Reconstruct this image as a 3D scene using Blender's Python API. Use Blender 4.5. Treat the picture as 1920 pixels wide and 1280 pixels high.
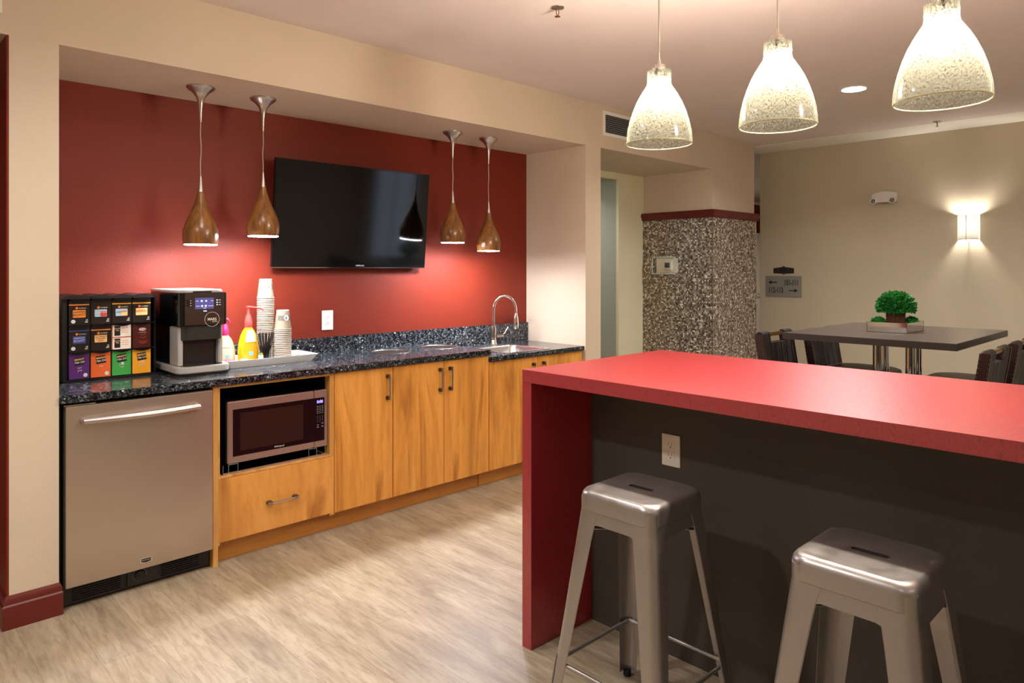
import bpy, bmesh, math, random
from mathutils import Matrix, Vector, Euler
random.seed(7)
SC = bpy.context.scene
for o in list(bpy.data.objects): bpy.data.objects.remove(o, do_unlink=True)
COL = SC.collection
PI = math.pi
R = math.radians

# ------------------------------------------------------------------ camera, world, exposure
cd = bpy.data.cameras.new('camera'); cam = bpy.data.objects.new('camera', cd); COL.objects.link(cam)
cam.location = (0, 0, 1.45); cam.rotation_euler = (R(90), 0, R(-(90 - 45.885)))
cd.sensor_width = 36; cd.lens = 1315.3 / 1920 * 36; cd.shift_y = (504.1 - 640) / 1920; cd.clip_start = .05
SC.camera = cam
w = bpy.data.worlds.new('world'); SC.world = w; w.use_nodes = True
w.node_tree.nodes['Background'].inputs[0].default_value = (.9, .93, 1, 1)
w.node_tree.nodes['Background'].inputs[1].default_value = .3
vs = SC.view_settings
vs.view_transform = 'Standard'; vs.look = 'None'; vs.gamma = 1; vs.use_curve_mapping = False
vs.exposure = 0.0
K_DOWN = 40.0      # ceiling downlights, watts each
K_PEND = 270.0      # wood pendants, radiance of the diffuser
K_GLASS = 1500.0    # glass pendants, radiance of the bulb
K_SCONCE = 900.0

# ------------------------------------------------------------------ materials
def lin(h):
    h = h.lstrip('#'); r = []
    for i in (0, 2, 4):
        v = int(h[i:i+2], 16) / 255
        r.append(v / 12.92 if v <= .04045 else ((v + .055) / 1.055) ** 2.4)
    return (*r, 1)
class NT:
    def __init__(s, name):
        s.m = bpy.data.materials.new(name); s.m.use_nodes = True; s.t = s.m.node_tree
        s.b = s.t.nodes['Principled BSDF']; s.out = s.t.nodes['Material Output']
    def n(s, typ, **kw):
        nd = s.t.nodes.new(typ)
        for k, v in kw.items():
            if k.startswith('i_'):
                key = k[2:]; key = int(key) if key.isdigit() else key.replace('_', ' ')
                nd.inputs[key].default_value = v
            else: setattr(nd, k, v)
        return nd
    def l(s, a, b): s.t.links.new(a, b)
    def set(s, **kw):
        for k, v in kw.items(): s.b.inputs[k.replace('_', ' ')].default_value = v
    def coords(s, scale=(1, 1, 1), rot=(0, 0, 0), kind='Object'):
        tc = s.n('ShaderNodeTexCoord'); mp = s.n('ShaderNodeMapping')
        mp.inputs['Scale'].default_value = scale; mp.inputs['Rotation'].default_value = rot
        s.l(tc.outputs[kind], mp.inputs[0]); return mp.outputs[0]
    def ramp(s, fac, stops, interp='LINEAR'):
        r = s.n('ShaderNodeValToRGB'); r.color_ramp.interpolation = interp
        e = r.color_ramp.elements
        while len(e) < len(stops): e.new(.5)
        for i, (p, c) in enumerate(stops): e[i].position = p; e[i].color = c
        s.l(fac, r.inputs[0]); return r.outputs[0]
    def bump(s, h, strength=.2, dist=.01):
        b = s.n('ShaderNodeBump', i_Strength=strength, i_Distance=dist); s.l(h, b.inputs['Height']); s.l(b.outputs[0], s.b.inputs['Normal']); return b
    def mix(s, fac, a, b, mode='MIX'):
        m = s.n('ShaderNodeMix', data_type='RGBA', blend_type=mode)
        for inp, v in ((m.inputs[0], fac), (m.inputs[6], a), (m.inputs[7], b)):
            if hasattr(v, 'links') or hasattr(v, 'is_linked'): s.l(v, inp)
            else: inp.default_value = v
        return m.outputs[2]
M = {}
def plain(name, col, rough=.5, metal=0, noise=0.0, bump=0.0, bscale=60, **kw):
    t = NT(name); c = lin(col) if isinstance(col, str) else (*col, 1)
    t.set(Base_Color=c, Roughness=rough, Metallic=metal)
    for k, v in kw.items(): t.b.inputs[k.replace('_', ' ')].default_value = v
    if noise or bump:
        v = t.coords(); nz = t.n('ShaderNodeTexNoise', i_Scale=bscale, i_Detail=3.0); t.l(v, nz.inputs['Vector'])
        if noise:
            d = tuple(x * (1 - noise) for x in c[:3]) + (1,); e = tuple(min(1, x * (1 + noise)) for x in c[:3]) + (1,)
            t.l(t.ramp(nz.outputs[0], [(.3, d), (.7, e)]), t.b.inputs['Base Color'])
        if bump: t.bump(nz.outputs[0], bump, .004)
    M[name] = t.m; return t.m
def emis(name, col, s):
    t = NT(name); t.set(Base_Color=(.05, .05, .05, 1) if s < 3 else (.8, .8, .8, 1), Roughness=.5, Emission_Color=lin(col), Emission_Strength=s); M[name] = t.m; return t.m

def paint(name, col, rough=.75, spec=.4):
    t = NT(name); c = lin(col); v = t.coords()
    t.set(Roughness=rough, Base_Color=c)
    n1 = t.n('ShaderNodeTexNoise', i_Scale=130.0, i_Detail=4.0, i_Roughness=.55); t.l(v, n1.inputs['Vector'])
    n2 = t.n('ShaderNodeTexNoise', i_Scale=1.7, i_Detail=2.0); t.l(v, n2.inputs['Vector'])
    t.l(t.ramp(n2.outputs[0], [(.3, tuple(x * .96 for x in c[:3]) + (1,)), (.7, tuple(min(1, x * 1.03) for x in c[:3]) + (1,))]), t.b.inputs['Base Color'])
    t.set(Specular_IOR_Level=spec); t.bump(n1.outputs[0], .35, .003); M[name] = t.m
paint('beige', '#CDBCA5')
paint('beige_far', '#BEB29A')
paint('cream_wall', '#E2DCBC')
paint('sage', '#A8AC9C')
paint('ceiling_paint', '#DED2CE', .8)
paint('border_paint', '#EEE8DC')
paint('red_wall', '#722718', .5, .22)
paint('dark_panel_back', '#5A5048')
plain('red_trim', '#601A12', .35, bump=.05, bscale=8)
plain('molding_red', '#5E1210', .35)
plain('white', '#E8E4DC', .4)
plain('white_plastic', '#DDDAD6', .3)
plain('ivory', '#E9DFD0', .35)
plain('black', '#0A0A0B', .35)
plain('black_gloss', '#08080A', .12)
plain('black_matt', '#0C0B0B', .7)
plain('screen', '#050506', .08, Specular_IOR_Level=.6)
plain('dark_grey', '#201D1B', .4)
plain('mid_grey', '#77777A', .4)
plain('silver_plastic', '#B9B6B2', .35, .2)
plain('chrome', (.78, .77, .76), .08, 1)
plain('chrome_dark', (.35, .33, .32), .12, 1)
plain('nickel', (.55, .50, .45), .28, 1)
plain('handle_block', '#4A3524', .35, .6)
plain('rubber', '#0B0B0B', .8)
plain('cord_grey', '#8C8478', .6)
plain('cord_silver', '#B5A59A', .45, .3)
plain('paper_white', '#BEB8AC', .65)
plain('paper_shade', '#8E7E68', .6)
plain('sleeve_brown', '#5A4E47', .6)
plain('leaf_print', '#1E4E22', .6)
plain('twig', '#4A2416', .8, noise=.4, bscale=200)
plain('pink', '#E85A78', .5); plain('magenta', '#B01A5A', .4); plain('sky', '#7AC0E8', .5)
plain('green_leaf', '#1F7A2C', .5, noise=.45, bscale=14)
plain('moss', '#4A7A20', .9, noise=.5, bscale=120)
plain('nail', (.3, .27, .24), .4, 1)
plain('side_wood', '#260E08', .35, noise=.35, bscale=12)
plain('bronze', '#8A6A3C', .3, .8)
plain('seat_vinyl', '#2A1B17', .45)
plain('table_laminate', '#4A3F38', .32, bump=.05, bscale=300)
plain('table_edge', '#2A221E', .4)
plain('sign_grey', '#8E8A84', .45, .2)
plain('sign_dark', '#241F1C', .5)
plain('mdf', '#B98A4C', .6)
plain('oven_glass', '#2A1814', .18)
plain('label_white', '#D8D6D2', .5)
plain('label_black', '#161312', .35)
plain('pack_black', '#231B18', .22)
plain('orange', '#E88A2E', .4); plain('orange_deep', '#E2652A', .4); plain('peach', '#F0B878', .4)
plain('purple', '#55256E', .35); plain('green', '#3FA24A', .35); plain('amber', '#EDA321', .35)
plain('blue', '#2C3F8E', .4); plain('light_blue', '#9FB8CC', .4); plain('crimson', '#C23A36', .4); plain('cocoa', '#4A130C', .3); plain('cocoa_light', '#C2562C', .35)
plain('seal', '#C9D2D2', .4); plain('dark_ink', '#3A2417', .5)
plain('art_dark', '#47525A', .4)
plain('panel_brown', '#3E332C', .22, .35, bump=.03, bscale=30)
plain('bay_dark', '#1E1815', .3)
emis('lcd', '#5A50C8', .45); emis('lcd_icon', '#E8E4FF', 1.2); emis('led_white', '#DDE6FF', 2.5); emis('clock_blue', '#2B2BFF', 5)
emis('diffuser', '#F2F4FF', K_PEND); emis('bulb', '#FFF2E0', K_GLASS); emis('sconce_bulb', '#FFF7EE', K_SCONCE); emis('downlight_lens', '#F4F6FF', 40)
plain('basin', (.60, .575, .545), .26, 1)
plain('slot_shade', (.06, .055, .05), .5, .6)  # near-black colour stands in for the shade inside the stool slot

t = NT('stainless'); v = t.coords((2, 2, 260)); nz = t.n('ShaderNodeTexNoise', i_Scale=3.0, i_Detail=2.0); t.l(v, nz.inputs['Vector'])
t.set(Base_Color=(.56, .48, .41, 1), Metallic=1, Roughness=.25)
t.l(t.ramp(nz.outputs[0], [(.2, (.34, .34, .34, 1)), (.8, (.40, .40, .40, 1))]), t.b.inputs['Roughness']); M['stainless'] = t.m
t = NT('stainless_warm'); t.set(Base_Color=(.53, .46, .42, 1), Metallic=1, Roughness=.36); M['stainless_warm'] = t.m
t = NT('stool_metal'); v = t.coords(); nz = t.n('ShaderNodeTexNoise', i_Scale=25.0, i_Detail=4.0); t.l(v, nz.inputs['Vector'])
t.set(Base_Color=(.40, .375, .355, 1), Metallic=.85, Roughness=.36); t.l(t.ramp(nz.outputs[0], [(.3, (.30, .30, .30, 1)), (.7, (.42, .42, .42, 1))]), t.b.inputs['Roughness']); M['stool_metal'] = t.m

def wood(name, scale, c1, c2, c3, rough=.38, streak=(.52, .72), dist=1.2):
    t = NT(name); v = t.coords(scale)
    n1 = t.n('ShaderNodeTexNoise', i_Scale=1.0, i_Detail=5.0, i_Roughness=.6, i_Distortion=dist); t.l(v, n1.inputs['Vector'])
    n2 = t.n('ShaderNodeTexNoise', i_Scale=7.0, i_Detail=4.0, i_Roughness=.7); t.l(v, n2.inputs['Vector'])
    a = t.ramp(n1.outputs[0], [(.30, lin(c1)), (streak[0], lin(c2)), (streak[1], lin(c3))])
    b = t.ramp(n2.outputs[0], [(.33, (.84, .80, .74, 1)), (.55, (1, 1, 1, 1))])
    n3 = t.n('ShaderNodeTexNoise', i_Scale=.8, i_Detail=3.0, i_Distortion=2.2); t.l(v, n3.inputs['Vector'])
    d_ = t.ramp(n3.outputs[0], [(.57, (1, 1, 1, 1)), (.70, (.60, .48, .34, 1))])
    t.l(t.mix(.85, t.mix(.7, a, b, 'MULTIPLY'), d_, 'MULTIPLY'), t.b.inputs['Base Color']); t.set(Roughness=rough); t.bump(n2.outputs[0], .06, .002)
    M[name] = t.m
wood('cab_wood', (6.5, 6.5, .75), '#E8AA58', '#DC9842', '#A0672A', streak=(.50, .80))
wood('cab_wood_h', (.75, 6.5, 9), '#D69648', '#C08035', '#8A5622')
wood('cab_edge', (5, 5, 1), '#E0AE68', '#D49E56', '#C08844')
wood('drawer_wood', (3.2, 3.2, .8), '#E6A858', '#DA9848', '#B07636')
wood('pendant_wood', (26, 26, 4), '#966430', '#7C5024', '#4C2E16', .28)

# vinyl plank floor: planks run along Y
t = NT('floor_planks'); v = t.coords((1, 1, 1), (0, 0, R(90)))
br = t.n('ShaderNodeTexBrick', offset=.37, i_Scale=1.0, i_Mortar_Size=.0011, i_Bias=0.0, i_Brick_Width=1.22, i_Row_Height=.178)
br.inputs['Color1'].default_value = (.86, .86, .86, 1); br.inputs['Color2'].default_value = (1, 1, 1, 1); br.inputs['Mortar'].default_value = (.62, .58, .54, 1)
t.l(v, br.inputs['Vector'])
vg = t.coords((9, 1.5, 1)); n1 = t.n('ShaderNodeTexNoise', i_Scale=1.0, i_Detail=6.0, i_Roughness=.62, i_Distortion=.7); t.l(vg, n1.inputs['Vector'])
vf = t.coords((60, 7, 1)); n2 = t.n('ShaderNodeTexNoise', i_Scale=1.0, i_Detail=6.0, i_Roughness=.7, i_Distortion=.6); t.l(vf, n2.inputs['Vector'])
a = t.ramp(n1.outputs[0], [(.28, lin('#91806A')), (.5, lin('#AB9A80')), (.72, lin('#BFB198'))])
b = t.ramp(n2.outputs[0], [(.34, (.60, .55, .50, 1)), (.56, (1, 1, 1, 1))])
c = t.mix(.75, a, b, 'MULTIPLY'); t.l(t.mix(1.0, c, br.outputs[0], 'MULTIPLY'), t.b.inputs['Base Color'])
t.set(Roughness=.42); t.bump(n2.outputs[0], .10, .002); M['floor'] = t.m

# dark quartz with angular chips
t = NT('quartz'); v = t.coords((1, 1, 1)); nzd = t.n('ShaderNodeTexNoise', i_Scale=70.0, i_Detail=2.0); t.l(v, nzd.inputs['Vector'])
vm = t.n('ShaderNodeMix', data_type='VECTOR'); vm.inputs[0].default_value = .012; t.l(v, vm.inputs[4]); t.l(nzd.outputs['Color'], vm.inputs[5])
vo = t.n('ShaderNodeTexVoronoi', i_Scale=150.0); t.l(vm.outputs[1], vo.inputs['Vector'])
sp = t.n('ShaderNodeSeparateColor'); t.l(vo.outputs['Color'], sp.inputs[0])
vo2 = t.n('ShaderNodeTexVoronoi', i_Scale=75.0); t.l(vm.outputs[1], vo2.inputs['Vector']); sp2 = t.n('ShaderNodeSeparateColor'); t.l(vo2.outputs['Color'], sp2.inputs[0])
a = t.ramp(sp.outputs[0], [(0, lin('#17181B')), (.35, lin('#2A2C2F')), (.58, lin('#43474B')), (.82, lin('#687076')), (.985, lin('#C8CCD0'))], 'CONSTANT')
b = t.ramp(sp2.outputs[1], [(0, (.25, .25, .26, 1)), (.3, (1, 1, 1, 1))], 'CONSTANT')
t.l(t.mix(1.0, a, b, 'MULTIPLY'), t.b.inputs['Base Color']); t.set(Roughness=.16); M['quartz'] = t.m

# mosaic of small glass and stone squares
t = NT('mosaic'); tc = t.n('ShaderNodeTexCoord'); sx = t.n('ShaderNodeSeparateXYZ'); t.l(tc.outputs['Object'], sx.inputs[0])
ad = t.n('ShaderNodeMath', operation='ADD'); t.l(sx.outputs[0], ad.inputs[0]); t.l(sx.outputs[1], ad.inputs[1])
def mul(a, k):
    m = t.n('ShaderNodeMath', operation='MULTIPLY'); t.l(a, m.inputs[0]); m.inputs[1].default_value = k; return m.outputs[0]
def op(o, a, b=None):
    m = t.n('ShaderNodeMath', operation=o); t.l(a, m.inputs[0])
    if b is not None:
        if isinstance(b, (int, float)): m.inputs[1].default_value = b
        else: t.l(b, m.inputs[1])
    return m.outputs[0]
u = mul(ad.outputs[0], 1 / .0148); vv = mul(sx.outputs[2], 1 / .0148)
cb = t.n('ShaderNodeCombineXYZ'); t.l(op('FLOOR', u), cb.inputs[0]); t.l(op('FLOOR', vv), cb.inputs[1])
wn = t.n('ShaderNodeTexWhiteNoise', noise_dimensions='2D'); t.l(cb.outputs[0], wn.inputs['Vector'])
fu = op('ABSOLUTE', op('SUBTRACT', op('FRACT', u), .5)); fv = op('ABSOLUTE', op('SUBTRACT', op('FRACT', vv), .5))
grout = op('GREATER_THAN', op('MAXIMUM', fu, fv), .44)
tile = t.ramp(wn.outputs['Value'], [(0, lin('#62564A')), (.2, lin('#7E7062')), (.42, lin('#988B7C')), (.64, lin('#B4A899')), (.86, lin('#EAE3D6'))], 'CONSTANT')
t.l(t.mix(grout, tile, lin('#6A5F54')), t.b.inputs['Base Color'])
spc = t.n('ShaderNodeSeparateColor'); t.l(wn.outputs['Color'], spc.inputs[0])
t.l(op('MULTIPLY', op('GREATER_THAN', spc.outputs[1], .62), .75), t.b.inputs['Metallic'])
t.l(t.ramp(spc.outputs[2], [(0, (.12, .12, .12, 1)), (1, (.5, .5, .5, 1))]), t.b.inputs['Roughness'])
geo = t.n('ShaderNodeNewGeometry'); vs1 = t.n('ShaderNodeVectorMath', operation='SUBTRACT'); t.l(wn.outputs['Color'], vs1.inputs[0]); vs1.inputs[1].default_value = (.5, .5, .5)
vs2 = t.n('ShaderNodeVectorMath', operation='SCALE'); t.l(vs1.outputs[0], vs2.inputs[0]); vs2.inputs['Scale'].default_value = .20
vs3 = t.n('ShaderNodeVectorMath', operation='ADD'); t.l(geo.outputs['Normal'], vs3.inputs[0]); t.l(vs2.outputs[0], vs3.inputs[1])
vs4 = t.n('ShaderNodeVectorMath', operation='NORMALIZE'); t.l(vs3.outputs[0], vs4.inputs[0]); t.l(vs4.outputs[0], t.b.inputs['Normal'])
M['mosaic'] = t.m

# red laminate with a fine woven print
t = NT('red_laminate'); v = t.coords((1, 1, 1), (0, 0, R(20))); vo = t.n('ShaderNodeTexVoronoi', i_Scale=120.0, i_Randomness=.55); vo.distance = 'CHEBYCHEV'
vsq = t.n('ShaderNodeMapping'); vsq.inputs['Scale'].default_value = (.55, 1.5, 1); t.l(v, vsq.inputs[0]); t.l(vsq.outputs[0], vo.inputs['Vector'])
a = t.ramp(vo.outputs['Distance'], [(.1, lin('#94121C')), (.45, lin('#A81C28')), (.6, lin('#860C16'))]); t.l(a, t.b.inputs['Base Color'])
t.set(Roughness=.36, Specular_IOR_Level=1.0, Coat_Weight=.5, Coat_Roughness=.38); t.bump(vo.outputs['Distance'], .5, .002); M['red_laminate'] = t.m
t = NT('fabric_panel'); v = t.coords(); n1 = t.n('ShaderNodeTexNoise', i_Scale=420.0, i_Detail=2.0); t.l(v, n1.inputs['Vector'])
t.l(t.ramp(n1.outputs[0], [(.3, lin('#39322B')), (.7, lin('#4D453C'))]), t.b.inputs['Base Color']); t.set(Roughness=.55); t.bump(n1.outputs[0], .2, .001); M['fabric_panel'] = t.m
# striped chair fabric
t = NT('stripe_fabric'); v = t.coords((1, .05, .02)); wv = t.n('ShaderNodeTexNoise', i_Scale=95.0, i_Detail=1.0); t.l(v, wv.inputs['Vector'])
t.l(t.ramp(wv.outputs[0], [(.0, lin('#100B0A')), (.55, lin('#150E0D')), (.60, lin('#6A5C54')), (.64, lin('#130C0B'))]), t.b.inputs['Base Color']); t.set(Roughness=.6, Specular_IOR_Level=.25); M['stripe_fabric'] = t.m

def clear(name, tint, rough, mixf, coat=(1, 1, 1)):
    t = NT(name); t.t.nodes.remove(t.b)
    g = t.n('ShaderNodeBsdfGlossy', i_Roughness=rough); tr = t.n('ShaderNodeBsdfTransparent'); tr.inputs[0].default_value = (*tint, 1)
    lw = t.n('ShaderNodeLayerWeight', i_Blend=mixf); mx = t.n('ShaderNodeMixShader')
    t.l(lw.outputs['Fresnel'], mx.inputs[0]); t.l(tr.outputs[0], mx.inputs[1]); t.l(g.outputs[0], mx.inputs[2]); t.l(mx.outputs[0], t.out.inputs[0]); M[name] = t.m
clear('acrylic', (.975, .985, .98), .05, .10)
clear('clear_cup', (.96, .97, .97), .05, .15)
plain('guard_edge', '#C9D0D2', .2)
plain('acrylic_edge', '#6E7A72', .25)
# crackled mercury glass
t = NT('crackle_glass'); t.t.nodes.remove(t.b); v = t.coords()
vo = t.n('ShaderNodeTexVoronoi', i_Scale=210.0, feature='DISTANCE_TO_EDGE'); t.l(v, vo.inputs['Vector'])
n1 = t.n('ShaderNodeTexNoise', i_Scale=150.0, i_Detail=3.0, i_Roughness=.65); t.l(v, n1.inputs['Vector'])
spk = t.ramp(n1.outputs[0], [(.48, (.03, .03, .03, 1)), (.55, (.72, .72, .72, 1))])
tl = t.n('ShaderNodeBsdfTranslucent'); tl.inputs[0].default_value = (.052, .050, .040, 1)
df = t.n('ShaderNodeBsdfDiffuse'); df.inputs[0].default_value = (.04, .038, .03, 1)
m1 = t.n('ShaderNodeMixShader'); m1.inputs[0].default_value = .35; t.l(tl.outputs[0], m1.inputs[1]); t.l(df.outputs[0], m1.inputs[2])
tr = t.n('ShaderNodeBsdfTransparent'); tr.inputs[0].default_value = (1, .995, .97, 1)
m2 = t.n('ShaderNodeMixShader'); t.l(spk, m2.inputs[0]); t.l(tr.outputs[0], m2.inputs[1]); t.l(m1.outputs[0], m2.inputs[2])
tg = t.n('ShaderNodeBsdfTranslucent'); tg.inputs[0].default_value = (.11, .104, .08, 1); lf = t.n('ShaderNodeLayerWeight', i_Blend=.5); pw_ = t.n('ShaderNodeMath', operation='POWER'); t.l(lf.outputs['Facing'], pw_.inputs[0]); pw_.inputs[1].default_value = 6.0
m4 = t.n('ShaderNodeMixShader'); t.l(pw_.outputs[0], m4.inputs[0]); t.l(m2.outputs[0], m4.inputs[1]); t.l(tg.outputs[0], m4.inputs[2]); m2 = m4
g = t.n('ShaderNodeBsdfGlossy', i_Roughness=.06); m3 = t.n('ShaderNodeMixShader'); m3.inputs[0].default_value = .035; t.l(m2.outputs[0], m3.inputs[1]); t.l(g.outputs[0], m3.inputs[2]); t.l(m3.outputs[0], t.out.inputs[0]); M['crackle_glass'] = t.m
t = NT('glass_rim'); t.t.nodes.remove(t.b); tl = t.n('ShaderNodeBsdfTranslucent'); tl.inputs[0].default_value = (.40, .38, .28, 1); df = t.n('ShaderNodeBsdfDiffuse'); df.inputs[0].default_value = (.30, .28, .20, 1)
m1 = t.n('ShaderNodeMixShader'); m1.inputs[0].default_value = .5; t.l(tl.outputs[0], m1.inputs[1]); t.l(df.outputs[0], m1.inputs[2]); t.l(m1.outputs[0], t.out.inputs[0]); M['glass_rim'] = t.m
# linen shade of the sconce
t = NT('linen'); t.t.nodes.remove(t.b); tl = t.n('ShaderNodeBsdfTranslucent'); tl.inputs[0].default_value = (.42, .40, .37, 1); df = t.n('ShaderNodeBsdfDiffuse'); df.inputs[0].default_value = (.25, .24, .22, 1)
m1 = t.n('ShaderNodeMixShader'); m1.inputs[0].default_value = .4; t.l(tl.outputs[0], m1.inputs[1]); t.l(df.outputs[0], m1.inputs[2]); t.l(m1.outputs[0], t.out.inputs[0]); M['linen'] = t.m
def liquid(name, col):
    t = NT(name); t.set(Base_Color=lin(col), Roughness=.12, Transmission_Weight=.25, Subsurface_Weight=.2); M[name] = t.m
liquid('soap_yellow', '#FFC81E'); liquid('soap_peach', '#F6C58A'); liquid('pump_red', '#F0504A'); liquid('bottle_white', '#F6E9D0')

# ------------------------------------------------------------------ mesh builder
class MB:
    def __init__(s): s.v = []; s.f = []; s.m = []
    def add(s, vs, fs, mat=0):
        o = len(s.v); s.v += [Vector(p) for p in vs]
        for f in fs: s.f.append([i + o for i in f]); s.m.append(mat)
        return s
    def box(s, x0, x1, y0, y1, z0, z1, mat=0):
        return s.add([(x0,y0,z0),(x1,y0,z0),(x1,y1,z0),(x0,y1,z0),(x0,y0,z1),(x1,y0,z1),(x1,y1,z1),(x0,y1,z1)],
                     [(0,3,2,1),(4,5,6,7),(0,1,5,4),(1,2,6,5),(2,3,7,6),(3,0,4,7)], mat)
    def prism(s, pts, a, b, axis='y', mat=0):
        """extrude a 2D outline; axis y: pts=(x,z); axis x: pts=(y,z); axis z: pts=(x,y)"""
        def P(p, d): return {'y': (p[0], d, p[1]), 'x': (d, p[0], p[1]), 'z': (p[0], p[1], d)}[axis]
        n = len(pts); vs = [P(p, a) for p in pts] + [P(p, b) for p in pts]
        fs = [list(range(n))[::-1], list(range(n, 2*n))] + [(i, (i+1) % n, n+(i+1) % n, n+i) for i in range(n)]
        return s.add(vs, fs, mat)
    def lathe(s, prof, c=(0,0,0), seg=32, mat=0, axis='z', closed=False):
        vs = []; fs = []; n = len(prof)
        for j in range(seg):
            a = 2*PI*j/seg
            for r, z in prof:
                p = (r*math.cos(a), r*math.sin(a), z)
                if axis == 'y': p = (p[0], -z, p[1])
                if axis == 'x': p = (-z, p[0], p[1])
                vs.append((p[0]+c[0], p[1]+c[1], p[2]+c[2]))
        for j in range(seg):
            k = (j+1) % seg
            for i in range(n-1): fs.append((j*n+i, k*n+i, k*n+i+1, j*n+i+1))
            if closed: fs.append((j*n+n-1, k*n+n-1, k*n, j*n))
        if not closed:
            if prof[0][0] > 1e-6: fs.append([j*n for j in range(seg)][::-1])
            if prof[-1][0] > 1e-6: fs.append([j*n+n-1 for j in range(seg)])
        return s.add(vs, fs, mat)
    def shell(s, prof, th, **kw):
        """open lathe with wall thickness"""
        inner = [(max(r-th, .0005), z) for r, z in reversed(prof)]
        return s.lathe(prof + inner, closed=True, **kw)
    def tube(s, pts, r, seg=10, mat=0, cap=True):
        pts = [Vector(p) for p in pts]; rs = r if isinstance(r, (list, tuple)) else [r]*len(pts)
        n = len(pts); vs = []; fs = []; up = None
        for i, p in enumerate(pts):
            d = (pts[min(i+1, n-1)] - pts[max(i-1, 0)]).normalized()
            if up is None:
                up = Vector((0,0,1)) if abs(d.z) < .9 else Vector((1,0,0))
            a = (up - d*up.dot(d)).normalized(); b = d.cross(a); up = a
            for j in range(seg):
                t_ = 2*PI*j/seg; vs.append(p + (a*math.cos(t_) + b*math.sin(t_))*rs[i])
        for i in range(n-1):
            for j in range(seg):
                k = (j+1) % seg; fs.append((i*seg+j, i*seg+k, (i+1)*seg+k, (i+1)*seg+j))
        if cap: fs.append([j for j in range(seg)][::-1]); fs.append([(n-1)*seg+j for j in range(seg)])
        return s.add(vs, fs, mat)
    def bar(s, p, q, w, h, mat=0):
        """rectangular bar from p to q"""
        p = Vector(p); q = Vector(q); d = (q-p).normalized(); up = Vector((0,0,1)) if abs(d.z) < .9 else Vector((1,0,0))
        a = d.cross(up).normalized()*w/2; b = a.cross(d).normalized()*h/2
        return s.add([p-a-b, p+a-b, p+a+b, p-a+b, q-a-b, q+a-b, q+a+b, q-a+b], [(0,3,2,1),(4,5,6,7),(0,1,5,4),(1,2,6,5),(2,3,7,6),(3,0,4,7)], mat)
    def sphere(s, c, r, seg=16, rings=8, mat=0, sc=(1,1,1)):
        prof = [(max(r*math.sin(PI*i/rings), 0), -r*math.cos(PI*i/rings)) for i in range(rings+1)]
        o = len(s.v); s.lathe(prof, (0,0,0), seg, mat)
        for i in range(o, len(s.v)): s.v[i] = Vector((s.v[i].x*sc[0]+c[0], s.v[i].y*sc[1]+c[1], s.v[i].z*sc[2]+c[2]))
        return s
    def text(s, body, size, face, loc, mat=0, depth=.0006, sx=1.0, align='CENTER', tilt=0, shear=0, bold=0):
        """face '-y' or '-x' : the way the letters look"""
        cu = bpy.data.curves.new('lettering_source', 'FONT'); cu.body = body; cu.size = size; cu.align_x = align; cu.align_y = 'CENTER'
        cu.extrude = depth/2; cu.shear = shear; cu.resolution_u = 3; cu.offset = bold
        ob = bpy.data.objects.new('lettering_source', cu); COL.objects.link(ob)
        bpy.context.view_layer.update(); dg = bpy.context.evaluated_depsgraph_get()
        me = bpy.data.meshes.new_from_object(ob.evaluated_get(dg))
        rot = Euler((R(90), 0, 0)) if face == '-y' else Euler((R(90), 0, R(-90)))
        mt = Matrix.Translation(loc) @ rot.to_matrix().to_4x4() @ Matrix.Rotation(tilt, 4, 'Z') @ Matrix.Diagonal((sx, 1, 1, 1))
        s.add([mt @ vv.co for vv in me.vertices], [list(p.vertices) for p in me.polygons], mat)
        bpy.data.objects.remove(ob, do_unlink=True); bpy.data.curves.remove(cu); bpy.data.meshes.remove(me); return s
    def build(s, name, mats, parent=None, bevel=0, smooth=40, origin=None, seg=2, recalc=True, merge=0):
        org = Vector(origin) if origin else Vector((0,0,0))
        if parent:
            p = parent; org = Vector((0,0,0))
            while p: org += p.location; p = p.parent
        me = bpy.data.meshes.new(name); me.from_pydata([tuple(p-org) for p in s.v], [], s.f)
        mats = mats if isinstance(mats, (list, tuple)) else [mats]
        for m_ in mats: me.materials.append(M[m_])
        me.polygons.foreach_set('material_index', s.m)
        bm = bmesh.new(); bm.from_mesh(me)
        if merge: bmesh.ops.remove_doubles(bm, verts=bm.verts, dist=merge)
        if recalc: bmesh.ops.recalc_face_normals(bm, faces=bm.faces)
        if bevel:
            es = [e for e in bm.edges if len(e.link_faces) == 2 and e.calc_face_angle(0) > R(38)]
            bmesh.ops.bevel(bm, geom=es, offset=bevel, segments=seg, affect='EDGES', clamp_overlap=True)
        bm.to_mesh(me); bm.free()
        if smooth: me.shade_smooth(); me.set_sharp_from_angle(angle=R(smooth))
        o = bpy.data.objects.new(name, me); COL.objects.link(o)
        if parent: o.parent = parent
        else: o.location = org
        return o
def tag(o, label=None, cat=None, group=None, kind=None):
    if label: o['label'] = label
    if cat: o['category'] = cat
    if group: o['group'] = group
    if kind: o['kind'] = kind
    return o
def thing(name, label, cat, loc=(0,0,0), group=None):
    o = bpy.data.objects.new(name, None); o.empty_display_size = .05; COL.objects.link(o); o.location = loc
    return tag(o, label, cat, group)
def struct(name, mb, mats, label=None, **kw):
    o = mb.build(name, mats, **kw); o['kind'] = 'structure'
    if label: o['label'] = label
    return o
def children(o): return [c for c in COL.objects if c.parent == o]
def dup(o, parent=None, label=None, loc=None, rotz=None):
    c = o.copy(); COL.objects.link(c); c.parent = parent
    if label: c['label'] = label
    if loc is not None: c.location = loc
    if rotz is not None: c.rotation_euler = (0, 0, rotz)
    for ch in children(o): dup(ch, c)
    return c
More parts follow.
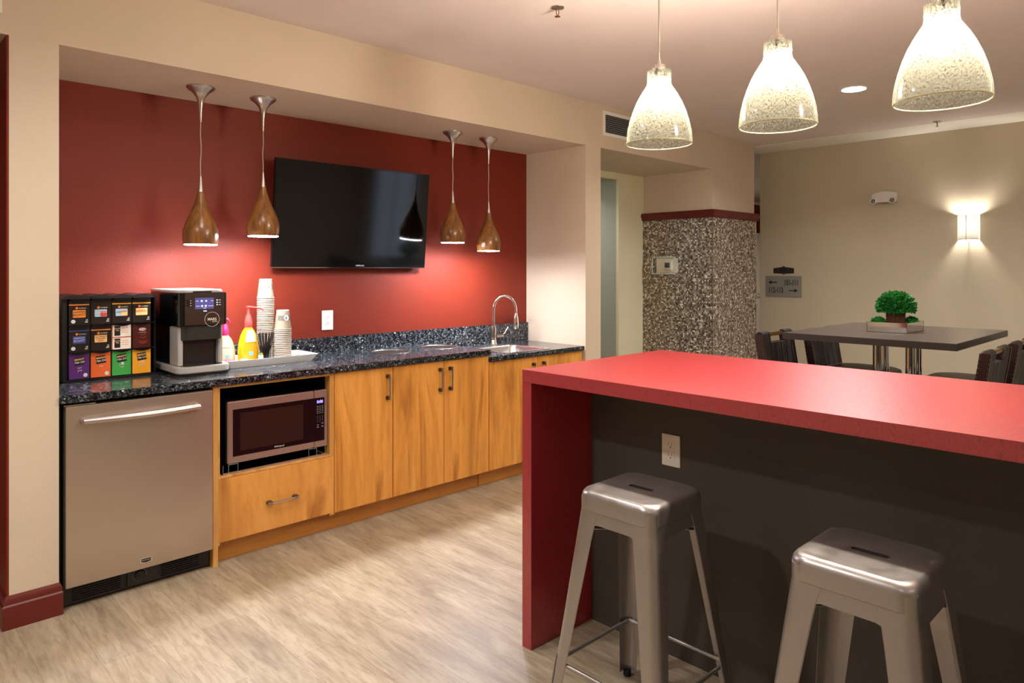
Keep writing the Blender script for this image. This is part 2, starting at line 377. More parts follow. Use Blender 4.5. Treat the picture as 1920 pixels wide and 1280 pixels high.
def cut(o, mb):
    """boolean the closed shape mb (world space) out of mesh object o and bake it"""
    k = mb.build('cutter', 'black', origin=(0,0,0), smooth=0); md = o.modifiers.new('cut', 'BOOLEAN'); md.object = k; md.operation = 'DIFFERENCE'; md.solver = 'EXACT'
    bpy.context.view_layer.update(); dg = bpy.context.evaluated_depsgraph_get()
    me = bpy.data.meshes.new_from_object(o.evaluated_get(dg)); o.modifiers.clear(); o.data = me
    bpy.data.objects.remove(k, do_unlink=True); me.shade_smooth(); me.set_sharp_from_angle(angle=R(30))
def rrect(cx, cy, hw, hh, r, n=5):
    pts = []
    for (sx, sy, a0) in ((1,1,0), (-1,1,90), (-1,-1,180), (1,-1,270)):
        for i in range(n+1):
            a = R(a0 + 90*i/n); pts.append((cx+sx*(hw-r)+r*math.cos(a), cy+sy*(hh-r)+r*math.sin(a)))
    return pts

# ================================================================== SETTING
YF, YB, ZC, ZS = 3.445, 4.078, 2.73, 2.394
struct('floor', MB().box(-3.2, 13.2, -4.2, 6.4, -.1, 0), 'floor', 'light greige wood plank floor', smooth=0)
cm = MB().box(-3.2, 13.2, -4.2, 6.4, ZC, ZC+.1)
struct('ceiling', cm, 'ceiling_paint', 'smooth pale ceiling', smooth=0)
struct('trim_2', MB().box(6.93, 7.395, -4.0, 3.676, ZC-.004, ZC), 'border_paint', 'pale ceiling border along the far wall', smooth=0)
# front wall with the alcove and the passage
wm = MB()
wm.box(-3.0, 6.808, YF, YF+.60, ZS, ZC)                 # header over everything
wm.box(-3.0, 4.303, YF+.60, 4.25, ZS, ZC)
wm.box(4.303, 6.808, YF+.60, 4.9, ZS, ZC)
wm.box(.513, .686, YF, 4.2, 0, ZS)                      # pillar left of the alcove
wm.box(4.12, 4.303, YF, 4.229, 0, ZS)                   # pier right of the alcove
wm.box(-3.0, -1.1, YF, 4.2, 0, ZS)
struct('wall_front', wm, 'beige', 'beige wall with alcove and passage openings', smooth=0)
struct('wall_alcove', MB().box(.686, 4.12, YB, 4.2, 0, ZS), 'red_wall', 'dark red wall at the back of the alcove', smooth=0)
struct('wall_left_recess', MB().box(.505, .513, YF+.001, 4.2, 0, ZS).box(-1.1, .513, 4.2, 4.3, 0, ZS), 'red_wall', 'red side of the opening at the left edge', smooth=0)
pm = MB().box(5.979, 6.808, YF, 4.9, 0, ZS)
struct('wall_column', pm, 'beige', 'square column beside the passage', smooth=0)
struct('wall_mosaic', MB().box(5.967, 6.820, YF-.012, 4.91, 0, 1.95), 'mosaic', 'brown and silver mosaic cladding of the column', smooth=0)
mo = MB(); prof = [(0, 1.94), (.018, 1.945), (.022, 1.962), (.030, 1.972), (.034, 1.995), (.028, 2.008), (.018, 2.015), (0, 2.015)]
def ring_profile(mb, prof, x0, x1, y0, y1, mat=0):
    n = len(prof); cs = [(x0, y1, -1, 0), (x0, y0, -1, -1), (x1, y0, 1, -1), (x1, y1, 1, 0)]; vs_ = []
    for cx, cy, sx, sy in cs:
        for d, z in prof: vs_.append((cx+sx*d, cy+sy*d, z))
    fs = []
    for k in range(3):
        for i in range(n): fs.append((k*n+i, k*n+(i+1) % n, (k+1)*n+(i+1) % n, (k+1)*n+i))
    fs.append(list(range(n))); fs.append([3*n+i for i in range(n)][::-1]); mb.add(vs_, fs, mat)
ring_profile(mo, prof, 5.967, 6.820, YF-.012, 4.9)
struct('trim_1', mo, 'molding_red', 'dark red moulding capping the mosaic', smooth=30)
struct('trim_3', MB().box(5.962, 5.967, YF-.017, YF-.012, 0, 1.94).box(6.820, 6.824, YF-.016, YF-.012, 0, 1.94), 'nickel', 'thin metal edge strip on the mosaic corner', smooth=0)
# inner wall of the passage with a deeper sage opening
struct('wall_passage', MB().box(4.303, 5.564, 4.229, 4.26, 2.33, ZS).box(5.564, 5.979, 4.229, 4.26, 0, ZS), 'cream_wall', 'cream wall inside the passage', smooth=0)
struct('wall_passage_inner', MB().box(5.566, 5.979, 4.261, 5.4, 0, ZS).box(4.2, 5.566, 4.261, 5.4, 2.332, ZS).box(4.2, 5.566, 5.3, 5.4, 0, 2.332).box(4.2, 4.303, 4.261, 5.3, 0, 2.332), 'sage', 'sage painted recess beyond the passage', smooth=0)
# far wall, enclosing walls
struct('wall_right', MB().box(7.4, 7.55, -4.2, 3.676, 0, ZC), 'beige_far', 'far beige wall behind the high table', smooth=0)
struct('wall_corridor', MB().box(6.82, 13.2, 6.0, 6.1, 0, ZC).box(13.1, 13.2, 2, 6.0, 0, ZC).box(7.55, 13.1, 2.0, 2.1, 0, ZC), 'beige', 'corridor wall seen past the column', smooth=0)
struct('wall_red_band', MB().box(10.5, 13.1, 5.985, 6.0, 2.10, 2.60), 'red_wall', 'red band high on the corridor wall', smooth=0)
struct('trim_4', MB().box(10.5, 13.1, 5.96, 6.0, 2.60, 2.64).box(10.9, 13.05, 5.96, 6.0, 1.97, 2.09).box(10.9, 10.98, 5.965, 6.0, 0, 1.97).box(12.9, 12.98, 5.965, 6.0, 0, 1.97), 'white', 'white corridor door casing', smooth=0)
d1 = struct('door_1', MB().box(10.98, 12.9, 5.975, 5.999, 0, 1.97), 'ivory', 'pale corridor door', smooth=0)
MB().lathe([(0,0),(.025,0),(.025,.01),(0,.01)], (11.86, 5.975, 1.0), 16, 0, 'y').tube([(11.86,5.965,1.0),(11.86,5.93,1.0),(11.97,5.93,1.0)], .009).build('door_handle', 'nickel', d1)
struct('wall_rear', MB().box(-3.2, 7.4, -4.2, -4.1, 0, ZC), 'beige', smooth=0)
struct('wall_left', MB().box(-3.2, -3.1, -4.1, 6.4, 0, ZC).box(-3.1, 4.2, 5.9, 6.0, 0, ZC), 'beige', smooth=0)
emis('window_light', '#C8D6EE', 1.6)
w1 = struct('window_1', MB().box(7.385, 7.3995, -3.45, -2.15, .25, 2.35).box(7.38, 7.385, -2.83, -2.77, .25, 2.35), 'white', 'frosted window on the far wall outside the frame', smooth=0)
MB().box(7.378, 7.3845, -3.38, -2.84, .32, 2.28).box(7.378, 7.3845, -2.76, -2.22, .32, 2.28).build('pane', 'window_light', w1, smooth=0)
# baseboard round the left pillar
bp = [(0, .0), (.017, 0), (.017, .092), (.012, .098), (.013, .108), (.010, .120), (.004, .130), (0, .132)]
bb = MB(); n = len(bp); vs_ = []
for (cx, cy, sx, sy) in ((.505, 4.2, -1, 0), (.505, YF, -1, -1), (.686, YF, 1, -1), (.686, YF+.02, 1, 0)):
    for d, z in bp: vs_.append((cx+sx*d*(1 if sx < 0 else .75), cy+sy*d, z))
fs = []
for k in range(3):
    for i in range(n): fs.append((k*n+i, k*n+(i+1) % n, (k+1)*n+(i+1) % n, (k+1)*n+i))
fs += [list(range(n)), [3*n+i for i in range(n)][::-1]]
bb.add(vs_, fs); struct('baseboard_left', bb, 'red_trim', 'red moulded baseboard round the pillar', smooth=30)

# ================================================================== LIGHT FIXTURES
def downlight(x, y, label, power=K_DOWN, spread=150, group='recessed ceiling downlights', col=(1, .975, .95)):
    t_ = thing('recessed_downlight', label, 'ceiling light', (x, y, ZC-.004), group)
    MB().shell([(.098, ZC-.004), (.098, ZC-.0005)], .018, c=(x, y, 0), seg=32).build('trim_ring', 'white', t_)
    MB().lathe([(0, ZC-.0035), (.079, ZC-.0035), (.079, ZC-.001), (0, ZC-.001)], c=(x, y, 0), seg=32).build('lens', 'downlight_lens', t_)
    ld = bpy.data.lights.new('downlight_lamp', 'AREA'); ld.shape = 'DISK'; ld.size = .15; ld.energy = power; ld.color = col; ld.spread = R(spread)
    lo = bpy.data.objects.new('lamp', ld); COL.objects.link(lo); lo.parent = t_; lo.location = (0, 0, -.004)
    return t_
downlight(5.22, 1.89, 'round lit downlight in the ceiling between the middle and right glass pendants', group=None)
hid = 'unseen recessed ceiling downlight placed to light the room'
for (x, y, p) in ((-.35, 1.95, .85), (-.9, -.4, .2), (-.9, -2.6, .2), (1.2, -2.2, .22), (3.6, -2.2, .4), (5.6, -1.2, .8), (-2.2, 2.2, .3), (1.1, 2.35, .28)):  # first follows the stool and slab shadows, the others are added fill
    downlight(x, y, hid, K_DOWN*p)
downlight(10.2, 4.6, 'round downlight in the far corridor ceiling', K_DOWN*.8)
downlight(5.0, 4.75, 'round downlight inside the sage recess', K_DOWN*.12, group=None)
COL.objects[-1]
for o in COL.objects:
    if o.get('label') == 'round downlight inside the sage recess':
        for c_ in children(o): c_.location.z -= (ZC-2.332)
        o.location.z = 2.328
        for c_ in children(o):
            c_.location.z += (ZC-.004-2.328) if False else 0
        for c_ in children(o): c_.location.z += (ZC-2.332)

# wood teardrop pendants
def wood_pendant(x, y, zb, label):
    top = ZS; t_ = thing('wood_pendant_lamp', label, 'pendant lamp', (x, y, top), 'wooden teardrop pendants in the alcove')
    pr = [(0,top-.183),(.0045,top-.183),(.008,top-.12),(.013,top-.085),(.022,top-.055),(.042,top-.030),(.060,top-.018),(.069,top-.008),(.069,top-.0005),(0,top-.0005)]
    MB().lathe(pr, (x, y, 0), 36).build('canopy', 'nickel', t_)
    pts = []; z0 = top-.182; z1 = zb+.352
    for i in range(13):
        f = i/12; pts.append((x+.0025*math.sin(f*9+x*7)*math.sin(PI*f), y, z0+(z1-z0)*f))
    MB().tube(pts, .0025, 8).build('cord', 'cord_silver', t_)
    MB().lathe([(0,zb+.353),(.0045,zb+.353),(.013,zb+.271),(0,zb+.271)], (x, y, 0), 24).build('metal_neck', 'nickel', t_)
    pw = [(.082,0),(.0845,.012),(.0862,.03),(.0868,.05),(.0855,.07),(.080,.09),(.071,.115),(.0595,.143),(.047,.17),(.036,.195),(.0275,.22),(.020,.245),(.0155,.272)]
    sh = MB().lathe([(r, zb+z) for r, z in pw] + [(0, zb+.272), (0, zb+.262), (.012, zb+.245), (.05, zb+.13), (.078, zb+.05), (.078, zb+.0)], (x, y, 0), 40, closed=False)
    sh.build('wood_shade', 'pendant_wood', t_, recalc=False)
    MB().lathe([(0, zb-.0035), (.0785, zb-.0035), (.079, zb-.0008), (.0775, zb-.0004), (.0775, zb+.006), (0, zb+.006)], (x, y, 0), 40).build('lit_diffuser', 'diffuser', t_)
wood_pendant(1.373, 3.735, 1.577, 'wooden teardrop pendant hanging over the black coffee machine, leftmost in the alcove')
wood_pendant(1.713, 3.745, 1.632, 'wooden teardrop pendant overlapping the left edge of the television')
wood_pendant(3.069, 3.751, 1.632, 'wooden teardrop pendant just right of the television')
wood_pendant(3.405, 3.755, 1.581, 'wooden teardrop pendant hanging nearest the sink and faucet')

# glass pendants over the island
def glass_pendant(x, y, label):
    zb = 1.95; t_ = thing('glass_pendant_lamp', label, 'pendant lamp', (x, y, ZC), 'speckled glass pendants over the red island')
    MB().lathe([(0,ZC-.022),(.05,ZC-.022),(.06,ZC-.014),(.062,ZC-.0005),(0,ZC-.0005)], (x, y, 0), 32).build('canopy', 'nickel', t_)
    MB().tube([(x, y, ZC-.02), (x, y, zb+.335)], .0035, 8).build('cord', 'cord_grey', t_)
    MB().lathe([(0,zb+.337),(.007,zb+.337),(.009,zb+.318),(.024,zb+.314),(.026,zb+.296),(.010,zb+.294),(.018,zb+.29),(.018,zb+.235),(0,zb+.235)], (x, y, 0), 24).build('socket', 'nickel', t_)
    pr = [(.130,0),(.1285,.03),(.124,.06),(.1155,.095),(.104,.13),(.089,.165),(.073,.195),(.058,.218),(.049,.232),(.0465,.245),(.0465,.292),(.040,.2945),(.018,.2945)]
    pin = [(max(r-.004, .014), z-(.003 if z > .28 else 0)) for r, z in reversed(pr)]
    sh = MB().lathe([(r, zb+z) for r, z in pr] + [(r, zb+z) for r, z in pin], (x, y, 0), 64, closed=True).build('glass_shade', 'crackle_glass', t_)
    MB().tube([(x+.128*math.cos(2*PI*k/64), y+.128*math.sin(2*PI*k/64), zb-.001) for k in range(65)], .0024, 8, cap=False).build('glass_rim', 'glass_rim', t_)
    for a in (200, 320, 80):
        m_ = MB(); ca, sa = math.cos(R(a)), math.sin(R(a)); m_.tube([(x+.019*ca, y+.019*sa, zb+.268), (x+.053*ca, y+.053*sa, zb+.268)], .0035, 8)
        m_.build('thumb_screw', 'chrome_dark', t_)
    MB().lathe([(0,zb+.130),(.016,zb+.134),(.027,zb+.148),(.030,zb+.165),(.026,zb+.188),(.016,zb+.212),(.013,zb+.236),(0,zb+.237)], (x, y, 0), 24).build('bulb', 'bulb', t_)
glass_pendant(2.376, 1.605, 'speckled glass bell pendant nearest the air vent, leftmost over the island')
glass_pendant(2.376, 1.115, 'speckled glass bell pendant in the middle of the three over the island')
glass_pendant(2.376, .610, 'largest looking speckled glass bell pendant, rightmost over the island')

# wall sconce
sc = thing('wall_sconce', 'lit half-round linen wall sconce on the far beige wall', 'wall lamp', (7.4, 1.682, 1.826))
y0, y1, z0, z1 = 1.600, 1.764, 1.715, 1.937; cy = (y0+y1)/2; hw = (y1-y0)/2; dp = .095
arc = [(7.398 - dp*math.sin(PI*i/24)**.6 if 0 < i < 24 else 7.398, cy - hw*math.cos(PI*i/24)) for i in range(25)]
arci = [(7.398 - (dp-.002)*math.sin(PI*i/24)**.6 if 0 < i < 24 else 7.398, cy - (hw-.002)*math.cos(PI*i/24)) for i in range(25)]
def arcband(o, i, za, zb_):
    n_ = len(o); vs_ = [(*p, za) for p in o] + [(*p, zb_) for p in o] + [(*p, za) for p in i] + [(*p, zb_) for p in i]; fs = []
    for k in range(n_-1): fs += [(k,k+1,n_+k+1,n_+k), (2*n_+k,3*n_+k,3*n_+k+1,2*n_+k+1), (k,2*n_+k,2*n_+k+1,k+1), (n_+k,n_+k+1,3*n_+k+1,3*n_+k)]
    return MB().add(vs_, fs)
arcband(arc, arci, z0+.003, z1-.003).build('fabric_shade', 'linen', sc)
arco = [(a_[0]-.002 if 0 < i < 24 else a_[0], a_[1] + (.002 if a_[1] > cy else -.002)) for i, a_ in enumerate(arc)]
fm = arcband(arco, arci, z0, z0+.004); f2 = arcband(arco, arci, z1-.004, z1); fm.add(f2.v, f2.f)
fm.bar((7.398-dp-.004, cy, z0-.008), (7.398-dp-.004, cy, z1+.008), .005, .006).bar((7.396, cy, z0+.002), (7.398-dp, cy, z0+.002), .006, .003)
fm.build('metal_frame', 'nickel', sc)
MB().box(7.388, 7.3985, cy-.05, cy+.05, 1.80, 1.86).build('back_plate', 'white', sc)
MB().tube([(7.350, cy, 1.815), (7.350, cy, 1.905)], .014, 12).build('bulb', 'sconce_bulb', sc)

# ================================================================== ALCOVE JOINERY
YD = 3.45
ct = MB().box(.688, 3.131, 3.425, 4.056, .881, .916).build('countertop', 'quartz', bevel=.004, smooth=25, origin=(.688, 3.425, .881))
tag(ct, 'dark speckled quartz countertop, long raised section left of the sink', 'countertop')
cut(ct, MB().lathe([(0,.8),(.124,.8),(.124,1.0),(0,1.0)], (2.585, 3.79, 0), 48)); cut(ct, MB().lathe([(0,.8),(.124,.8),(.124,1.0),(0,1.0)], (3.0-.02, 3.79, 0), 48))
ct2 = MB().box(3.133, 4.088, 3.425, 4.056, .836, .868).build('countertop', 'quartz', bevel=.004, smooth=25, origin=(3.133, 3.425, .836))
tag(ct2, 'dark speckled quartz countertop, lower section holding the sink', 'countertop')
SX0, SX1, SY0, SY1 = 3.325, 3.775, 3.475, 3.925
cut(ct2, MB().prism(rrect((SX0+SX1)/2, (SY0+SY1)/2, (SX1-SX0)/2-.012, (SY1-SY0)/2-.012, .04), .80, .90, 'z'))
bs = MB().box(.688, 3.132, 4.056, 4.0775, .881, 1.013).box(3.132, 4.1195, 4.056, 4.0775, .836, 1.013).build('backsplash', 'quartz', smooth=25, bevel=.002, origin=(.688, 4.056, .836))
tag(bs, 'low speckled quartz backsplash along the red wall', 'backsplash')
def bin_ring(x, y, label):
    t_ = thing('countertop_waste_ring', label, 'waste opening', (x, y, .916), 'steel waste openings in the countertop')
    MB().lathe([(.128,.9162),(.129,.9178),(.127,.9190),(.1215,.9186),(.1185,.915),(.1185,.72),(.1165,.72),(.1165,.915),(.118,.9162)], (x, y, 0), 56, closed=True).build('steel_sleeve', 'basin', t_)
bin_ring(2.585, 3.79, 'round steel-lined waste opening in the countertop, nearer the microwave')
bin_ring(2.98, 3.79, 'round steel-lined waste opening in the countertop, nearer the sink')
# sink
sk = thing('kitchen_sink', 'square stainless drop-in sink in the lower countertop', 'sink', ((SX0+SX1)/2, (SY0+SY1)/2, .868))
def loft(mb, loops, mat=0, close_last=True):
    n_ = len(loops[0]); o = []
    for lp in loops: o += lp
    fs = []
    for k in range(len(loops)-1):
        for i in range(n_): fs.append((k*n_+i, k*n_+(i+1) % n_, (k+1)*n_+(i+1) % n_, (k+1)*n_+i))
    if close_last: fs.append([(len(loops)-1)*n_+i for i in range(n_)])
    return mb.add(o, fs, mat)
cx, cy = (SX0+SX1)/2, (SY0+SY1)/2; hx, hy = (SX1-SX0)/2, (SY1-SY0)/2
lp = lambda hx_, hy_, r_, z, cy_=cy: [(p[0], p[1], z) for p in rrect(cx, cy_, hx_, hy_, r_, 6)]
loft(MB(), [lp(hx, hy, .03, .8685), lp(hx, hy, .03, .8715), lp(hx-.008, hy-.008, .03, .8735), lp(hx-.03, hy-.05, .05, .871, cy-.02), lp(hx-.035, hy-.055, .05, .862, cy-.02),
            lp(hx-.045, hy-.065, .06, .74, cy-.02), lp(hx-.08, hy-.10, .06, .72, cy-.02), lp(.03, .03, .029, .715, cy-.02)]).build('basin', 'basin', sk, smooth=50, recalc=False)
MB().lathe([(0,.7165),(.042,.7165),(.045,.719),(.03,.7185),(0,.7175)], (cx, cy-.02, 0), 24).build('drain', 'chrome', sk)
fx, fy = 3.668, 3.99
fc = thing('faucet', 'tall chrome gooseneck pull-down faucet behind the sink', 'faucet', (fx, fy, .868))
MB().lathe([(0,.8685),(.029,.8685),(.029,.874),(.024,.882),(.021,.93),(.0225,.975),(.0215,1.005),(.0135,1.012),(0,1.012)], (fx, fy, 0), 28).build('body', 'chrome', fc)
dirx, diry = .84, -.54
pts = [(fx, fy, 1.005), (fx, fy, 1.13)]
for i in range(1, 15):
    a = PI*i/14; d = .088*(1-math.cos(a)); pts.append((fx+dirx*d, fy+diry*d, 1.13+.112*math.sin(a)))
pts.append((fx+dirx*.176, fy+diry*.176, 1.10))
MB().tube(pts, .0115, 14).build('spout', 'chrome', fc)
hxp, hyp = fx+dirx*.177, fy+diry*.177
MB().lathe([(0,.985),(.017,.985),(.0215,.995),(.0225,1.03),(.0195,1.07),(.0135,1.098),(.0125,1.104),(0,1.104)], (hxp, hyp, 0), 24).build('spray_head', 'chrome', fc)
MB().tube([(fx+.02, fy-.01, .93), (fx+.072, fy-.035, .932)], [.0165, .0135], 14).tube([(fx+.062, fy-.03, .935), (fx+.085, fy-.04, .955), (fx+.112, fy-.05, 1.0)], [.006, .006, .005], 10).build('lever', 'chrome', fc)

# gable panel and cabinets
gp = MB().box(1.327, 1.351, YD, 4.05, 0, .880).build('end_panel', 'cab_edge', smooth=0, bevel=.001, origin=(1.339, YD, 0)); tag(gp, 'honey wood upright panel between the refrigerator and microwave cabinet', 'cabinet panel')
def bar_handle(parent, x, z0, z1, horiz=False):
    m_ = MB()
    if horiz:
        m_.box(z0, z1, YD-.034, YD-.026, x-.004, x+.004, 0); m_.box(z0+.002, z0+.026, YD-.033, YD-.0005, x-.007, x+.007, 1); m_.box(z1-.026, z1-.002, YD-.033, YD-.0005, x-.007, x+.007, 1)
    else:
        m_.box(x-.005, x+.005, YD-.034, YD-.026, z0, z1, 0); m_.box(x-.009, x+.008, YD-.030, YD-.0005, z0, z0+.022, 1); m_.box(x-.009, x+.008, YD-.030, YD-.0005, z1-.022, z1, 1)
    return m_.build('handle', ['nickel', 'handle_block'], parent, bevel=.0012, smooth=25)
# microwave cabinet
mc = thing('microwave_cabinet', 'honey wood base cabinet with open niche holding the microwave', 'cabinet', (1.668, YD+.02, 0))
MB().box(1.352, 1.360, YD+.001, 4.05, .10, .879).box(1.956, 1.983, YD+.001, 4.05, .10, .879).box(1.360, 1.956, YD+.001, 4.05, .866, .879).box(1.360, 1.956, YD+.001, 4.05, .424, .436).box(1.360, 1.956, 4.03, 4.05, .436, .866).build('carcass', 'cab_edge', mc, smooth=0)
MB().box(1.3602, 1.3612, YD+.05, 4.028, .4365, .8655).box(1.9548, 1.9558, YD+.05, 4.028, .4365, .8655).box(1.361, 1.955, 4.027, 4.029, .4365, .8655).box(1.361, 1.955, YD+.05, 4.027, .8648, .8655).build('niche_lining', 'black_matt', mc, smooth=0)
dr = MB().box(1.353, 1.9825, YD, YD+.019, .112, .422).build('drawer', 'drawer_wood', mc, bevel=.0015, smooth=25); bar_handle(dr, .257, 1.592, 1.762, True)
def base_cabinet(x0, x1, top, doors, label, toe):
    t_ = thing('base_cabinet', label, 'cabinet', ((x0+x1)/2, YD+.02, 0))
    MB().box(x0, x0+.016, YD+.0195, 4.05, .10, top).box(x1-.016, x1, YD+.0195, 4.05, .10, top).box(x0+.016, x1-.016, YD+.0195, 4.05, .10, .116).box(x0+.016, x1-.016, 4.035, 4.05, .116, top).build('carcass', 'cab_edge', t_, smooth=0)
    for (a, b, hx_) in doors:
        d = MB().box(a+.0012, b-.0012, YD, YD+.019, .108, top-.003).build('door', 'cab_wood', t_, bevel=.0015, smooth=25)
        bar_handle(d, hx_, top-.191, top-.044)
base_cabinet(1.985, 2.369, .880, [(1.985, 2.369, 2.329)], 'honey wood single door cabinet right of the microwave', (1.985, 2.34, 3.521))
base_cabinet(2.371, 3.131, .880, [(2.371, 2.753, 2.716), (2.753, 3.131, 2.796)], 'honey wood double door cabinet under the two waste openings', (2.343, 3.105, 3.530))
base_cabinet(3.134, 4.085, .835, [(3.134, 3.60, 3.548), (3.60, 4.085, 3.652)], 'honey wood double door sink cabinet, lower than its neighbours', (3.108, 4.085, 3.524))

for (a, b, y_, lb) in ((1.352, 2.341, 3.521, 'long honey wood toe board under the microwave cabinet'), (2.343, 2.700, 3.528, 'short honey wood toe board left of centre under the double door cabinet'),
                       (2.702, 3.105, 3.532, 'honey wood toe board ending beside the sink cabinet'), (3.107, 4.085, 3.524, 'honey wood toe board under the sink cabinet')):
    tag(MB().box(a, b, y_, y_+.014, 0, .099).build('toe_board', 'cab_wood_h', smooth=0, origin=((a+b)/2, y_, 0)), lb, 'toe board', 'toe boards under the cabinets')
# refrigerator
fr = thing('undercounter_refrigerator', 'stainless steel undercounter refrigerator with bowed bar handle', 'refrigerator', (1.01, 3.42, 0))
MB().box(.698, 1.318, 3.50, 4.04, .0, .865).build('body', 'black', fr, smooth=0, bevel=.003)
dm = MB()
# gently bowed door skin
N = 12; vs_ = []
for i in range(N+1):
    x = .706 + (1.314-.706)*i/N; vs_.append((x, 3.420 - .004*(1-((i-N/2)/(N/2))**2)))
out = vs_ + [(1.314, 3.468), (.706, 3.468)]
dm.prism(out, .104, .868, 'z'); door = dm.build('door', 'stainless', fr, bevel=.002, smooth=30)
MB().box(.706, 1.314, 3.469, 3.4995, .108, .860).build('door_gasket', 'black_matt', fr, smooth=0)
hp = []; 
for i in range(17):
    f = i/16; hp.append((.765+.478*f, 3.392-.020*math.sin(PI*f), .803-.002*math.sin(PI*f)))
MB().tube(hp, .0135, 16).tube([(.770, 3.418, .803), (.770, 3.385, .803)], .0135, 12).tube([(1.238, 3.418, .803), (1.238, 3.385, .803)], .0135, 12).build('handle', 'stainless_warm', door, smooth=50)
bd = MB().prism([(.990,.153),(1.040,.153),(1.040,.134),(1.015,.127),(.990,.134)], 3.4115, 3.4145, 'y', 0).prism([(.994,.150),(1.036,.150),(1.036,.136),(1.015,.131),(.994,.136)], 3.4108, 3.4116, 'y', 1).text('MAYTAG', .0105, '-y', (1.015, 3.4104, .1425), 2).build('badge', ['chrome', 'dark_grey', 'chrome'], door, smooth=0)
gm = MB().box(.704, 1.316, 3.478, 3.499, .012, .100)
for k in range(7): gm.box(.74, .93, 3.472, 3.478, .022+.010*k, .026+.010*k).box(1.10, 1.27, 3.472, 3.478, .022+.010*k, .026+.010*k)
gr_ = gm.build('kick_grille', 'black', fr, smooth=0)
MB().box(.955, 1.085, 3.470, 3.478, .022, .094, 0).lathe([(0,0),(.024,0),(.024,.010),(.020,.014),(0,.014)], (1.005, 3.470, .060), 28, 1, 'y').shell([(.028,.0),(.028,.002)], .002, c=(1.005, 3.470, .060), seg=28, mat=2, axis='y').build('thermostat_dial', ['dark_grey', 'black_gloss', 'mid_grey'], gr_, smooth=30)
for xa in (.735, .800): MB().box(xa, xa+.024, 3.466, 3.472, .089, .103).build('white_clip', 'white_plastic', gr_, bevel=.002, smooth=0)
MB().box(.700, .82, 3.43, 3.47, .870, .874).build('hinge_bracket', 'nickel', fr, smooth=0)

# microwave on its acrylic stand
st = thing('acrylic_stand', 'clear acrylic riser under the microwave, bolted at front', 'appliance stand', (1.66, YD+.02, .436))
MB().box(1.378, 1.935, YD+.012, 3.80, .4365, .4405).box(1.378, 1.382, YD+.012, 3.80, .4405, .4835).box(1.405, 1.409, YD+.012, 3.80, .4405, .4835).box(1.450, 1.454, YD+.012, 3.80, .4405, .4835).box(1.409, 1.450, YD+.012, 3.80, .4795, .4835)\
    .box(1.835, 1.839, YD+.012, 3.80, .4405, .4835).box(1.880, 1.884, YD+.012, 3.80, .4405, .4835).box(1.839, 1.880, YD+.012, 3.80, .4795, .4835).box(1.931, 1.935, YD+.012, 3.80, .4405, .4835).build('acrylic_frame', 'acrylic', st, smooth=0)
MB().box(1.378, 1.935, YD+.008, YD+.0115, .4365, .4455).build('front_rail', 'nickel', st, smooth=0)
m_ = MB()
for xa in (1.405, 1.835):
    m_.box(xa, xa+.0025, YD+.0095, YD+.0115, .4456, .4835).box(xa+.0465, xa+.049, YD+.0095, YD+.0115, .4456, .4835).box(xa, xa+.049, YD+.0095, YD+.0115, .481, .4838)
for xa in (1.378, 1.9325): m_.box(xa, xa+.002, YD+.0095, YD+.0115, .4456, .4838)
m_.build('polished_edges', 'acrylic_edge', st, smooth=0)
for x in (1.403, 1.462, 1.822, 1.905): MB().lathe([(0,0),(.005,0),(.004,.002),(0,.003)], (x, YD+.008, .441), 12, 0, 'y').build('bolt', 'chrome', st)
mw = thing('microwave_oven', 'stainless framed microwave oven with blue clock in the cabinet niche', 'microwave', (1.67, 3.47, .4845))
MX0, MX1, MZ0, MZ1 = 1.402, 1.950, .4845, .792; MY = 3.462
MB().box(MX0+.006, MX1-.006, MY+.03, 3.83, MZ0+.001, MZ1-.006).build('body', 'black', mw, smooth=0, bevel=.002)
MB().box(MX0, 1.868, MY, MY+.029, MZ0, MZ1, 0).box(1.8695, MX1, MY, MY+.029, MZ0, MZ1, 0).build('front_frame', 'stainless_warm', mw, bevel=.004, smooth=25)
wd = MB().box(MX0+.026, 1.8675, MY-.002, MY-.0002, MZ0+.034, MZ1-.040, 0).box(MX0+.062, 1.805, MY-.0028, MY-.0021, MZ0+.058, MZ1-.062, 1).build('door_window', ['black_gloss', 'oven_glass'], mw, smooth=0)
MB().text('Whirlpool', .013, '-y', (1.668, MY-.0032, MZ0+.046), 0, shear=.2).build('lettering', 'label_white', wd, smooth=0)
cp = MB().box(1.8705, MX1-.020, MY-.002, MY-.0002, MZ0+.034, MZ1-.040, 0).build('control_panel', 'black_gloss', mw, smooth=0)
MB().text('0:00', .021, '-y', (1.902, MY-.0028, MZ1-.062), 0, bold=.0004).build('clock_display', 'clock_blue', cp, smooth=0)
m_ = MB()
for r_ in range(5):
    for c_ in range(3): m_.box(1.884+.0145*c_, 1.893+.0145*c_, MY-.0026, MY-.002, MZ1-.088-.009*r_, MZ1-.0845-.009*r_)
for r_ in range(4):
    for c_ in range(3): m_.box(1.887+.0145*c_, 1.8895+.0145*c_, MY-.0026, MY-.002, MZ1-.142-.0095*r_, MZ1-.1385-.0095*r_)
for (x, z) in ((1.884, -.187), (1.912, -.180), (1.884, -.199), (1.912, -.197)): m_.box(x, x+.011, MY-.0026, MY-.002, MZ1+z-.002, MZ1+z+.003)
m_.build('buttons', 'mid_grey', cp, smooth=0)

